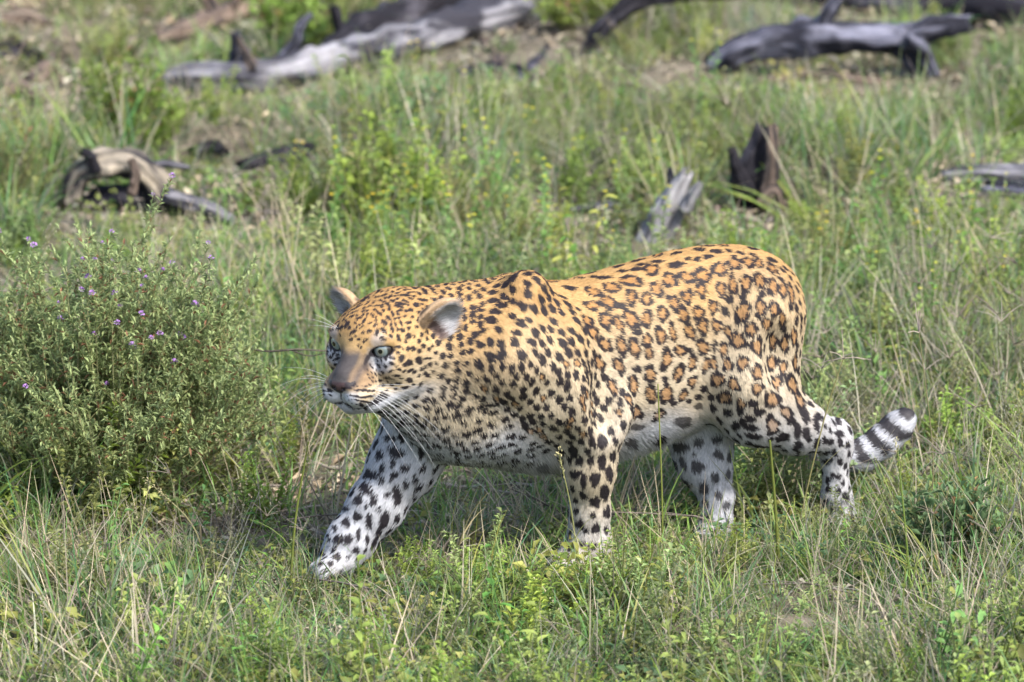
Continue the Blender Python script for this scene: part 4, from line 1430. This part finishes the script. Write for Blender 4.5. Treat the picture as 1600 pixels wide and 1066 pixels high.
# --- body: spread by region, each region with its own size, spacing and kind
BT = nrm(BF - BN * (BF * BN).sum(1, keepdims=True))       # fur direction on the skin
dom = np.array(GROUPS)[BW.argmax(1)]
local_l = (BV - OB) @ LB
headish = wg(BW, 'head', 'muzzle', 'bridge', 'nose', 'chin', 'ear_near', 'ear_far')


def spot_spec(i):
    g = dom[i]; z = BV[i, 2]; n = BN[i]; r = RNG
    j = .82 + .36 * r.random()
    if g in ('torso',):
        if n[2] > .80 and z > .4: return (.034, .0125 * j, .0095, 1.55, 0 if r.random() < .6 else 1)
        if z < .245: return (.046, .017 * j, .0140, 1.1, 0)
        if z < .30: return (.042, .0165 * j, .0135, 1.05, 1)
        return (.020, .0080 * j, .0066 * j, 1.2, 0)
    if g in ('rump', 'hl'):
        if n[2] > .75: return (.034, .012 * j, .009, 1.3, 0)
        if z > .36: return (.0215, .0090 * j, .0072 * j, 1.2, 0)
        if z > .26: return (.024, .0100 * j, .0082 * j, 1.2, 0)
        return (.0215, .0088 * j, .0068 * j, 1.2, 0)
    if g in ('hl_low', 'hl_paw'): return (.0175, .0068 * j, .0055 * j, 1.2, 0)
    if g == 'shoulder':
        if z > .44: return (.0190, .0100 * j, .0083 * j, 1.2, 0)
        return (.0160, .0083 * j, .0072 * j, 1.3, 0 if r.random() < .85 else 1)
    if g == 'neck': return (.0142 if z > .3 else .0155, .0071 * j, .0060 * j, 1.25, 0)
    if g == 'chest': return (.0178, .0086 * j, .0060 * j, 1.3, 0)
    if g == 'fl': return (.0225, .0100 * j, .0080 * j, 1.2, 0)
    if g == 'fr': return (.026, .0100 * j, .0075 * j, 1.25, 0)
    if g == 'hr': return (.030, .0120 * j, .0095 * j, 1.1, 0)
    if g.endswith('paw'): return (.020, .0065 * j, .005 * j, 1.2, 0)
    return None


cand = RNG.permutation(len(BV))
acc_p = [np.zeros(3)]; acc_s = [0.0]
AP = np.zeros((6000, 3)); AS = np.zeros(6000); na = 0
for m in range(0, N_FACE):
    AP[na] = MP[m]; AS[na] = .95 * (np.linalg.norm(M1[m]) + np.linalg.norm(M2[m])); na += 1
for m in range(N_FACE, N_SEEN):
    AP[na] = MP[m]; AS[na] = (.98 if MK[m] else .95) * (np.linalg.norm(M1[m]) + np.linalg.norm(M2[m])); na += 1
for i in cand[:60000]:
    if dom[i] == 'tail': continue
    hq0 = np.array([(BV[i] - HO) @ HF, (BV[i] - HO) @ HL, (BV[i] - HO) @ HU])
    if headish[i] > .45 or (hq0[0] > -.10 and abs(hq0[1]) < .1 and hq0[2] > -.10 and np.linalg.norm(hq0) < .16):
        # crown and cheeks: only small spots between the traced ones; muzzle, eyes and ears stay as traced
        if wg(BW[i:i + 1], 'ear_near', 'ear_far')[0] > .2 or hq0[0] > -.012 or hq0[2] < -.07: continue
        if min(np.linalg.norm(hq0 - [0, .046, 0]), np.linalg.norm(hq0 - [0, -.046, 0])) < .034: continue
        jj = .8 + .4 * RNG.random()
        sp = (.0098, .0042 * jj, .0032 * jj, 1.3, 0) if hq0[2] > .02 else (.0125, .0046 * jj, .0038 * jj, 1.2, 0)
    else:
        sp = spot_spec(i)
    if sp is None: continue
    S = sp[0]
    if na:
        d = np.sqrt(((AP[:na] - BV[i]) ** 2).sum(1))
        if (d < .5 * (S + AS[:na])).any(): continue
    AP[na] = BV[i]; AS[na] = S; na += 1
    t = BT[i]; b = np.cross(BN[i], t)
    a = RNG.normal(0, .25)
    if dom[i] == 'chest': a += 1.2
    if dom[i] == 'torso' and sp[4] == 1: a += .5
    if dom[i] == 'neck': a += 1.35
    e1 = (t * math.cos(a) + b * math.sin(a)) * sp[1] * math.sqrt(sp[3])
    e2 = (-t * math.sin(a) + b * math.cos(a)) * sp[2]
    fade = 1.0
    if dom[i] in ('torso', 'chest') and BV[i, 2] < .22: fade = .62
    if dom[i] == 'hr': fade = .85
    add_mark(BV[i], BN[i], e1, e2, sp[4], fade)
MP, MN, M1, M2, MF = (np.array(v) for v in (MP, MN, M1, M2, MF))
MPH = RNG.random((len(MP), 6)) * 6.283
MAM = RNG.random((len(MP), 6))
print('marks', len(MP), 'face', N_FACE)

TAILPTS = [PL(x, y, l) for x, y, l, r in tl]


def pattern(X, N):
    """darkness of the mark and warmth of the rosette centre at skin points"""
    blk = np.zeros(len(X)); tint = np.zeros(len(X))
    o = np.argsort(X[:, 0]); xs = X[o, 0]
    for m in range(len(MP)):
        p = MP[m]; e1 = M1[m]; e2 = M2[m]
        rad = 1.35 * max(np.linalg.norm(e1), np.linalg.norm(e2))
        i0, i1 = np.searchsorted(xs, [p[0] - rad, p[0] + rad])
        ids = o[i0:i1]
        q = X[ids] - p
        ok = ((q * q).sum(1) < rad * rad) & (N[ids] @ MN[m] > -.1)
        ids = ids[ok]; q = q[ok]
        if not len(ids): continue
        a11 = e1 @ e1; a22 = e2 @ e2; a12 = e1 @ e2
        det = a11 * a22 - a12 * a12
        if det < 1e-16: continue
        b1 = q @ e1; b2 = q @ e2
        u = (a22 * b1 - a12 * b2) / det; v = (a11 * b2 - a12 * b1) / det
        rho = np.sqrt(u * u + v * v); th = np.arctan2(v, u)
        ph = MPH[m]; am = MAM[m]
        face = m < N_FACE
        wob = 1 + (.10 if face else .12) * np.cos(2 * th + ph[0]) * am[0] + (.10 if face else .14) * np.cos(3 * th + ph[1]) * am[1] + .12 * np.cos(5 * th + ph[2]) * am[2]
        if MK[m] == 0:
            d = sstep(1.06, .90, rho / wob) * MF[m]
            blk[ids] = np.maximum(blk[ids], d)
        else:
            ring = 1 - np.abs(rho / wob - .80) / (.31 + .10 * np.cos(3 * th + ph[3]) + .05 * np.cos(5 * th + ph[5]))
            gap = np.cos((3 if am[4] > .5 else 2) * th + ph[4]) + .5 * np.cos(5 * th + ph[3])
            d = sstep(.02, .24, ring) * sstep(-1.38, -1.05, gap) * MF[m]
            blk[ids] = np.maximum(blk[ids], d)
            tint[ids] = np.maximum(tint[ids], sstep(.95, .70, rho / wob))
    return blk, tint


# face lines that are not spots, in head coordinates (f, s, u, radius)
def seg_d(Q, a, b):
    a = np.array(a); b = np.array(b); ab = b - a
    t = np.clip(((Q - a) @ ab) / (ab @ ab), 0, 1)
    return np.linalg.norm(Q - a - t[:, None] * ab, axis=1)


TAN = np.array([0.325, 0.215, 0.098]); GOLD = np.array([0.275, 0.155, 0.056]); CREAM = np.array([0.345, 0.285, 0.200]); WHITE = np.array([0.325, 0.330, 0.355])
BLACK = np.array([0.009, 0.007, 0.009]); GREYB = np.array([0.026, 0.026, 0.032]); TINT = np.array([0.235, 0.112, 0.034])


def mix(a, b, t):
    return a * (1 - t[:, None]) + b * t[:, None]


def coat(X, N, W, J):
    """coat colour at skin points; J random per point, for hair to hair variation"""
    n = len(X)
    z = X[:, 2]; nl = N @ LB
    Q = np.stack([(X - HO) @ HF, (X - HO) @ HL, (X - HO) @ HU], 1)
    aQ = np.abs(Q[:, 1])
    hd = wg(W, 'head', 'muzzle', 'bridge', 'nose', 'chin')
    blk, tint = pattern(X, N)
    # trunk colour by height
    wob = .012 * np.sin(X[:, 0] * 31 + 1) + .010 * np.sin(X[:, 1] * 43 + X[:, 0] * 17)
    h = z + wob
    c = mix(np.tile(TAN, (n, 1)), CREAM, sstep(.53, .35, h))
    c = mix(c, GOLD, .65 * sstep(.44, .545, h))
    wt = sstep(.325, .235, h)
    neck = wg(W, 'neck', 'chest')
    wt = np.where(neck > .4, np.maximum(sstep(.345, .255, h), sstep(-.25, -.75, N[:, 2]) * .9), wt)
    sh = wg(W, 'shoulder')
    wt = wt * (1 - sh * .75)
    near = wg(W, 'fl', 'fl_paw'); far = wg(W, 'fr', 'fr_paw', 'hr', 'hr_paw')
    hl = wg(W, 'hl', 'hl_low', 'hl_paw')
    nf = N @ FB
    wt = wt * (1 - near) + near * np.maximum(sstep(.05, -.5, nl + .15 * -nf), sstep(.18, .06, z) * .55)
    wt = wt * (1 - far) + far * .96
    wt = wt * (1 - hl) + hl * np.maximum(sstep(.33, .20, h) * .80, sstep(.0, -.5, nl))
    c = mix(c, CREAM, near * .35 + hl * .3)
    tail = wg(W, 'tail')
    wt = np.maximum(wt, tail * sstep(.40, .30, z))
    c = mix(c, WHITE, np.clip(wt, 0, 1))
    # tail bands
    tp = np.array(TAILPTS); best = np.full(n, 9.0); par = np.zeros(n); L = 0
    for a, b in zip(tp[:-1], tp[1:]):
        ab = b - a; t = np.clip(((X - a) @ ab) / (ab @ ab), 0, 1)
        d = np.linalg.norm(X - a - t[:, None] * ab, axis=1)
        par = np.where(d < best, L + t * np.linalg.norm(ab), par); best = np.minimum(best, d); L += np.linalg.norm(ab)
    up = N[:, 2]
    band = sstep(-.45, -.15, np.sin(par * 6.283 / .043 + 1.1 + .9 * np.sin(up * 2.0) + .5 * np.sin(par * 60))) * sstep(-.60, -.35, up + .25 * np.sin(par * 90))
    blk = np.where(tail > .5, band * .95, blk)
    # head ground colour
    hc = mix(np.tile(TAN, (n, 1)), GOLD * .9, .85 * sstep(.0, .06, Q[:, 2]))
    hc = mix(hc, CREAM, sstep(.0, -.06, Q[:, 2]) * .85)
    hc = mix(hc, WHITE, sstep(-.072, -.094, Q[:, 2] + .10 * np.clip(-Q[:, 0] - .03, 0, 1)))
    # white round the eyes
    de = np.minimum(np.linalg.norm(Q - np.array([.008, .046, -.016]), axis=1), np.linalg.norm(Q - np.array([.008, -.046, -.016]), axis=1))
    hc = mix(hc, WHITE, .97 * sstep(.031, .018, de))
    de2 = np.minimum(np.linalg.norm(Q - np.array([.006, .044, .019]), axis=1), np.linalg.norm(Q - np.array([.006, -.044, .019]), axis=1))
    hc = mix(hc, WHITE, .5 * sstep(.020, .008, de2))
    de3 = np.minimum(seg_d(Q, (.012, .028, .006), (.004, .022, .030)), seg_d(Q, (.012, -.028, .006), (.004, -.022, .030)))
    hc = mix(hc, WHITE, .7 * sstep(.012, .004, de3))
    # muzzle: white pads, warm cheek above, grey bridge
    mz = sstep(.004, .03, Q[:, 0])
    padw = mz * sstep(-.050, -.064, Q[:, 2]) * sstep(.046, .030, aQ)
    hc = mix(hc, WHITE, padw * .95)
    br = sstep(-.018, .008, Q[:, 0]) * sstep(.024, .014, np.where(Q[:, 1] < 0, aQ * .8, aQ * .88)) * sstep(-.062, -.048, Q[:, 2]) * sstep(.016, -.004, Q[:, 2])
    hc = mix(hc, GREYB, br * .95)
    warm = mz * sstep(.012, .026, aQ) * sstep(-.062, -.048, Q[:, 2]) * sstep(-.012, -.026, Q[:, 2])
    hc = mix(hc, np.array([.15, .092, .048]), warm * .85)
    sidb = sstep(-.012, .006, Q[:, 0]) * sstep(.036, .026, aQ) * sstep(-.056, -.046, Q[:, 2]) * sstep(.006, -.008, Q[:, 2])
    hc = mix(hc, np.array([.060, .048, .044]), sidb * .9 * (1 - br))
    c = mix(c, hc, np.clip(hd, 0, 1))
    # dark tear stripe, eye rim, mouth
    lines = np.zeros(n)
    for s in (-1, 1):
        lines = np.maximum(lines, .9 * sstep(.0065, .0035, seg_d(Q, (.016, s * .0275, -.007), (.030, s * .022, -.024))))
        lines = np.maximum(lines, .55 * sstep(.010, .004, seg_d(Q, (.030, s * .025, -.026), (.034, s * .030, -.044))))
        lines = np.maximum(lines, sstep(.0042, .0026, seg_d(Q, (-.004, s * .062, .004), (-.022, s * .070, .006))))
        for a, b in (((.070, s * .004, -.086), (.050, s * .030, -.0885)), ((.050, s * .030, -.0885), (.008, s * .047, -.083))):
            lines = np.maximum(lines, sstep(.0050, .0030, seg_d(Q, a, b)))
    for s, ec, look in EYES:
        lines = np.maximum(lines, sstep(1.36, 1.16, eye_rho(X, s, ec, look)))
    lines = np.maximum(lines, sstep(.0034, .0018, seg_d(Q, (.078, 0, -.060), (.074, 0, -.088))) * (hd > .3))
    blk = np.maximum(blk, lines)
    # nose leather
    ns = ((Q[:, 0] > .060) & (Q[:, 2] < -.0395) & (Q[:, 2] > -.0645 + .80 * aQ) & (aQ < .0265)) & (hd > .3)
    nose = ns.astype(float)
    c = mix(c, np.array([.042, .025, .025]), nose)
    rim = nose * np.maximum(sstep(.011, .016, aQ), sstep(.010, .005, Q[:, 2] + .0645 - .80 * aQ))
    blk = np.where(nose > .5, rim * .95, blk)
    # ears
    for (ce, (e, w_, nn), L_), g in zip(EARS, ('ear_near', 'ear_far')):
        we = wg(W, g)
        q = np.stack([(X - ce) @ e, (X - ce) @ w_, (X - ce) @ nn], 1) / L_
        inside = we * sstep(-.1, .35, N @ nn)
        c = mix(c, np.array([.28, .19, .11]), np.clip(we, 0, 1))
        rr = np.sqrt(((q[:, 0] - .022) / .044) ** 2 + (q[:, 1] / .033) ** 2)
        streak = .55 + .45 * np.sin(q[:, 1] * 1500 + 3 * np.sin(q[:, 0] * 300)) * np.sin(q[:, 1] * 740 + 1.3)
        wz = sstep(1.04, .90, rr) * sstep(.002, .014, q[:, 0] - (.25 * q[:, 1] if g == 'ear_near' else -.01))
        c = mix(c, np.array([.50, .495, .51]) * (.5 + .5 * streak)[:, None], inside * wz)
        c = mix(c, np.array([.10, .07, .065]), inside * sstep(.017, .003, q[:, 0]) * sstep(.034, .016, np.abs(q[:, 1])))
        blk = blk * (1 - np.clip(we * 1.2, 0, 1))
        back = we * sstep(.0, -.4, N @ nn)
        blk = np.maximum(blk, back * sstep(.002, .010, q[:, 0]) * sstep(.034, .024, q[:, 0]) * .7)
    c = mix(c, TINT, tint * .75 * (1 - np.clip(wt, 0, 1) * .55))
    # the lie of the fur: fine streaks along the hair
    u_ = (X - OB) @ FB; v_ = (X - OB) @ LB
    sa_ = wnoise(u_ * 45, v_ * 210, z * 210 + u_ * 60, 3); sb_ = wnoise(u_ * 210, v_ * 210, z * 50, 4)
    leg = np.clip(near + far + hl + sh * .6, 0, 1)
    stk = sa_ * (1 - leg) + sb_ * leg
    c = c * (.80 + .40 * stk)[:, None]
    c = c * (.70 + .60 * J)[:, None]
    k = np.clip(blk, 0, 1)
    c = mix(c, BLACK * (1 + .8 * J[:, None]), k * .985)
    return np.clip(c, .004, .9), nose


J0 = RNG.random(len(BV))
BC, BNOSE = coat(BV, BN, BW, J0 * .4 + .3)
print('coat', round(time.time() - T0, 1), 's')
# ------------------------------------------------------------------ leopard objects
leopard = empty('leopard', tuple(OB))
tag(leopard, 'spotted leopard stalking through the grass, head low and turned toward us', 'leopard')
LEOP_INV = Matrix.Translation(-Vector(OB))


def own(o):
    """parent a part modelled in world space"""
    o.parent = leopard
    o.matrix_parent_inverse = LEOP_INV
    return o


m_skin, nt, out = new_mat('leopard_skin')
b = princ(nt, out, (.5, .4, .3), .75, .2)
at1 = nt.nodes.new('ShaderNodeAttribute'); at1.attribute_name = 'coat'
nt.links.new(at1.outputs['Color'], b.inputs['Base Color'])
at2 = nt.nodes.new('ShaderNodeAttribute'); at2.attribute_name = 'wet'
mr = nt.nodes.new('ShaderNodeMapRange'); mr.inputs[3].default_value = .8; mr.inputs[4].default_value = .38
nt.links.new(at2.outputs['Fac'], mr.inputs[0]); nt.links.new(mr.outputs[0], b.inputs['Roughness'])
tn = nt.nodes.new('ShaderNodeTexNoise'); tn.inputs['Scale'].default_value = 900
bp = nt.nodes.new('ShaderNodeBump'); bp.inputs['Strength'].default_value = .35; bp.inputs['Distance'].default_value = .002
nt.links.new(tn.outputs[0], bp.inputs['Height']); nt.links.new(bp.outputs[0], b.inputs['Normal'])
body = own(quads_obj('body', BV, BQ, m_skin))
point_color(body.data, 'coat', BC)
aw = body.data.attributes.new('wet', 'FLOAT', 'POINT'); aw.data.foreach_set('value', BNOSE.astype(np.float32))

# --- fur
m_fur, nt, out = new_mat('leopard_fur')
at1 = nt.nodes.new('ShaderNodeAttribute'); at1.attribute_name = 'coat'
atn = nt.nodes.new('ShaderNodeAttribute'); atn.attribute_name = 'skin_normal'
geo = nt.nodes.new('ShaderNodeNewGeometry')
mixn = nt.nodes.new('ShaderNodeMix'); mixn.data_type = 'VECTOR'; mixn.inputs['Factor'].default_value = .30
nt.links.new(atn.outputs['Vector'], mixn.inputs[4]); nt.links.new(geo.outputs['Normal'], mixn.inputs[5])
vn = nt.nodes.new('ShaderNodeVectorMath'); vn.operation = 'NORMALIZE'
nt.links.new(mixn.outputs[1], vn.inputs[0])
df = nt.nodes.new('ShaderNodeBsdfDiffuse')
nt.links.new(at1.outputs['Color'], df.inputs[0]); nt.links.new(vn.outputs[0], df.inputs['Normal'])
gl = nt.nodes.new('ShaderNodeBsdfHairPrincipled') if False else nt.nodes.new('ShaderNodeBsdfAnisotropic')
gl.inputs['Roughness'].default_value = .45
gl.inputs[0].default_value = (.9, .9, .9, 1)
nt.links.new(vn.outputs[0], gl.inputs['Normal'])
ms = nt.nodes.new('ShaderNodeMixShader'); ms.inputs[0].default_value = .016
nt.links.new(df.outputs[0], ms.inputs[1]); nt.links.new(gl.outputs[0], ms.inputs[2])
nt.links.new(ms.outputs[0], out.inputs[0])


def region_val(W, tab, dflt):
    v = np.zeros(len(W))
    for g in GROUPS: v += W[:, GI[g]] * tab.get(g, dflt)
    return v


LEN = dict(torso=.0078, rump=.0080, hl=.0078, hl_low=.0055, shoulder=.0076, chest=.009, neck=.0062, fl=.0065, fr=.0085, hr=.009, tail=.011,
           head=.0055, muzzle=.0028, bridge=.0028, nose=.002, chin=.009, ear_near=.0035, ear_far=.0035, fl_paw=.008, fr_paw=.009, hr_paw=.008, hl_paw=.008)
DEN = dict(head=3.2, muzzle=4, bridge=4, nose=0, chin=3.0, ear_near=3.0, ear_far=3.0)
T = np.concatenate([BQ[:, [0, 1, 2]], BQ[:, [0, 2, 3]]])
ta = np.linalg.norm(np.cross(BV[T[:, 1]] - BV[T[:, 0]], BV[T[:, 2]] - BV[T[:, 0]]), axis=1) / 2
den = region_val(BW, DEN, 1.0)
tw = ta * den[T].mean(1)
NF = FUR_COUNT
pick = RNG.choice(len(T), NF, p=tw / tw.sum())
ba = RNG.random((NF, 2)); fl_ = ba.sum(1) > 1; ba[fl_] = 1 - ba[fl_]
w3 = np.stack([1 - ba.sum(1), ba[:, 0], ba[:, 1]], 1)[:, :, None]
tri = T[pick]
FP = (BV[tri] * w3).sum(1); FN = nrm((BN[tri] * w3).sum(1)); FW = (BW[tri] * w3).sum(1); FD = nrm((BF[tri] * w3).sum(1))
sel = FP[:, 2] > .012
# eyes, nostrils and mouth stay bare
for s, ec, look in EYES: sel &= eye_rho(FP, s, ec, look) > 1.14
Qf = np.stack([(FP - HO) @ HF, (FP - HO) @ HL, (FP - HO) @ HU], 1)
nose_f = (Qf[:, 0] > .060) & (Qf[:, 2] < -.0395) & (Qf[:, 2] > -.0645 + .80 * np.abs(Qf[:, 1])) & (np.abs(Qf[:, 1]) < .0265)
sel &= ~nose_f
FP, FN, FW, FD = FP[sel], FN[sel], FW[sel], FD[sel]
NF = len(FP)
ln = region_val(FW, LEN, .012)
belly = wg(FW, 'torso', 'chest') * sstep(.26, .20, FP[:, 2]) * sstep(.3, -.3, FN[:, 2])
ln = ln + belly * .022
inner = np.zeros(NF)
for (ce, (e, w_, nn), L_), g in zip(EARS, ('ear_near', 'ear_far')):
    inn = wg(FW, g) * sstep(.1, .5, FN @ nn)
    inner = np.maximum(inner, inn)
    FD = nrm(FD + inn[:, None] * (nn * .6 + e * .8 + HL * 0))
ln = ln + inner * .010
# ruff below the cheeks
hq = np.stack([(FP - HO) @ HF, (FP - HO) @ HL, (FP - HO) @ HU], 1)
ruff = sstep(-.05, -.08, hq[:, 0]) * sstep(-.03, -.07, hq[:, 2]) * sstep(-.2, -.1, hq[:, 0])
ln = ln + ruff * .003
ln *= .65 + .6 * RNG.random(NF)
FD = FD + belly[:, None] * np.array([0, 0, -1.5])
TD = nrm(FD - FN * (FD * FN).sum(1, keepdims=True) + RNG.normal(0, .13, (NF, 3)))
TD = nrm(TD - FN * (TD * FN).sum(1, keepdims=True))
clump = .5 + .5 * np.sin(FP[:, 0] * 190 + 2 * np.sin(FP[:, 2] * 170)) * np.sin(FP[:, 2] * 210 + 2 * np.sin(FP[:, 1] * 150))
lift = (.14 + .20 * RNG.random(NF) + .10 * clump)
lift = lift + inner * .35 + belly * .15
d0 = nrm(TD * np.cos(lift + .18)[:, None] + FN * np.sin(lift + .18)[:, None])
d1 = nrm(TD * np.cos(lift - .12)[:, None] + FN * np.sin(lift - .12)[:, None] + np.array([0, 0, -.12]))
d2 = nrm(TD * np.cos(lift - .30)[:, None] + FN * np.sin(lift - .30)[:, None] + np.array([0, 0, -.22]))
P0 = FP - FN * .0008
P1 = P0 + d0 * (ln * .36)[:, None]
P2 = P1 + d1 * (ln * .34)[:, None]
P3 = P2 + d2 * (ln * .30)[:, None]
PTS = np.stack([P0, P1, P2, P3], 1).astype(np.float32)
# colour is taken a little along the hair so that edges of marks feather with the coat
JJ = RNG.random(NF)
CQ = FP + TD * (ln * .12 * (RNG.random(NF) - .5))[:, None]
FC, _ = coat(CQ, FN, FW, JJ)
hdw = wg(FW, 'head', 'muzzle', 'bridge', 'chin', 'ear_near', 'ear_far')
rad = (.00036 * (1 - hdw) + .00020 * hdw) * (.8 + .5 * RNG.random(NF)) * FUR_W
RD = np.stack([rad, rad * .95, rad * .7, rad * .12], 1).astype(np.float32)


def curves_obj(name, PTS, RD, mat, C=None, Nn=None):
    n, k = PTS.shape[:2]
    hc = bpy.data.hair_curves.new(name)
    hc.add_curves([k] * n)
    hc.points.foreach_set('position', PTS.ravel())
    a = hc.attributes.new('radius', 'FLOAT', 'POINT'); a.data.foreach_set('value', RD.ravel())
    if C is not None:
        a = hc.attributes.new('coat', 'FLOAT_COLOR', 'CURVE')
        C4 = np.ones((n, 4), np.float32); C4[:, :3] = C
        a.data.foreach_set('color', C4.ravel())
    if Nn is not None:
        a = hc.attributes.new('skin_normal', 'FLOAT_VECTOR', 'CURVE'); a.data.foreach_set('vector', Nn.astype(np.float32).ravel())
    hc.materials.append(mat)
    o = bpy.data.objects.new(name, hc)
    COL.objects.link(o)
    return o


own(curves_obj('fur', PTS, RD, m_fur, FC, FN))

# --- eyes: dark ball, iris and pupil as caps on it
m_ball, nt, out = new_mat('eye_rim'); princ(nt, out, (.012, .010, .010), .3, .5)
m_iris, nt, out = new_mat('iris')
b = princ(nt, out, (.3, .33, .2), .08, .6)
at1 = nt.nodes.new('ShaderNodeAttribute'); at1.attribute_name = 'coat'
nt.links.new(at1.outputs['Color'], b.inputs['Base Color'])
b.inputs['Coat Weight'].default_value = .8; b.inputs['Coat Roughness'].default_value = .03
m_pup, nt, out = new_mat('pupil'); princ(nt, out, (.004, .004, .005), .05, .7)


def cap(name, c, axis, r, ang, mat, parent=None, rings=8, seg=28, depth=0.0):
    ax = unit(axis); u = unit(np.cross(ax, UP)); v = np.cross(u, ax)
    V = [c + ax * r]; F = []
    for i in range(1, rings + 1):
        a = ang * i / rings
        for j in range(seg):
            t = 2 * math.pi * j / seg
            V.append(c + ax * r * math.cos(a) + (u * math.cos(t) + v * math.sin(t)) * r * math.sin(a))
    for j in range(seg): F.append((0, 1 + (j + 1) % seg, 1 + j))
    for i in range(rings - 1):
        for j in range(seg):
            a0 = 1 + i * seg + j; a1 = 1 + i * seg + (j + 1) % seg
            F.append((a0, a1, a1 + seg, a0 + seg))
    return mesh_obj(name, V, F, mat, parent)


for s, ec, look in EYES:
    gaze = unit(look + HL * (-.05 * s) + HU * .02)
    ball = own(cap('eye', ec - gaze * .0012, gaze, .0210, math.pi * .98, m_ball, rings=20))
    ir = cap('iris', ec - gaze * .0012, gaze, .0214, .68, m_iris, rings=10)
    ir.parent = ball
    rr = np.linalg.norm(np.cross(np.array([v.co for v in ir.data.vertices]) - ec, gaze), axis=1) / (.0214 * math.sin(.68))
    base = np.array([.105, .13, .13]); edge = np.array([.016, .02, .018]); innr = np.array([.13, .135, .10])
    cc = base * np.ones((len(rr), 1))
    cc = mix(cc, innr, sstep(.6, .3, rr)); cc = mix(cc, edge, sstep(.80, 1.0, rr))
    point_color(ir.data, 'coat', cc)
    pu = cap('pupil', ec - gaze * .0012, gaze, .0217, .19, m_pup, rings=4)
    pu.parent = ball

# --- whiskers and brow hairs
m_wh, nt, out = new_mat('whisker'); princ(nt, out, (.5, .5, .5), .45, .4)


def hair_tube(name, pts, r0, mat):
    V = []; F = []
    n = len(pts)
    for i, p in enumerate(pts):
        t = unit(pts[min(i + 1, n - 1)] - pts[max(i - 1, 0)])
        u = unit(np.cross(t, UP + .1)); v = np.cross(t, u)
        r = r0 * (1 - .8 * i / (n - 1))
        for j in range(4): V.append(p + (u * math.cos(j * 1.5708) + v * math.sin(j * 1.5708)) * r)
    for i in range(n - 1):
        for j in range(4): F.append((i * 4 + j, i * 4 + (j + 1) % 4, i * 4 + 4 + (j + 1) % 4, i * 4 + 4 + j))
    return mesh_obj(name, V, F, mat)


def whisker(root, d, L, droop):
    d = unit(d)
    pts = [root + d * L * t + np.array([0, 0, -1]) * droop * L * t * t for t in np.linspace(0, 1, 9)]
    own(hair_tube('whisker', pts, .00030, m_wh))


WR = random.Random(5)
for s in (-1, 1):
    for row, (u0, nn) in enumerate(((-.058, 3), (-.065, 4), (-.072, 5), (-.079, 4))):
        for k in range(nn):
            f = .052 - k * .0095 + row * .002
            sd = .047 if f < .05 else .040
            root, nn_ = BVH.find_nearest(Vector(HP3(f, s * sd, u0)))[:2]
            root = np.array(root)
            d = HL * s * 1.0 + HF * (.15 - .22 * k + WR.uniform(-.15, .15)) + HU * (.22 - .30 * row + WR.uniform(-.15, .15))
            whisker(root, d, WR.uniform(.07, .135), WR.uniform(.25, .6))
    for k in range(3):
        root = np.array(BVH.find_nearest(Vector(HP3(.006, s * (.038 + .006 * k), .030)))[0])
        whisker(root, HL * s * (.5 + .2 * k) + HU * (.8 - .2 * k) + HF * .5, WR.uniform(.05, .08), .2)
print('leopard done', round(time.time() - T0, 1), 's')
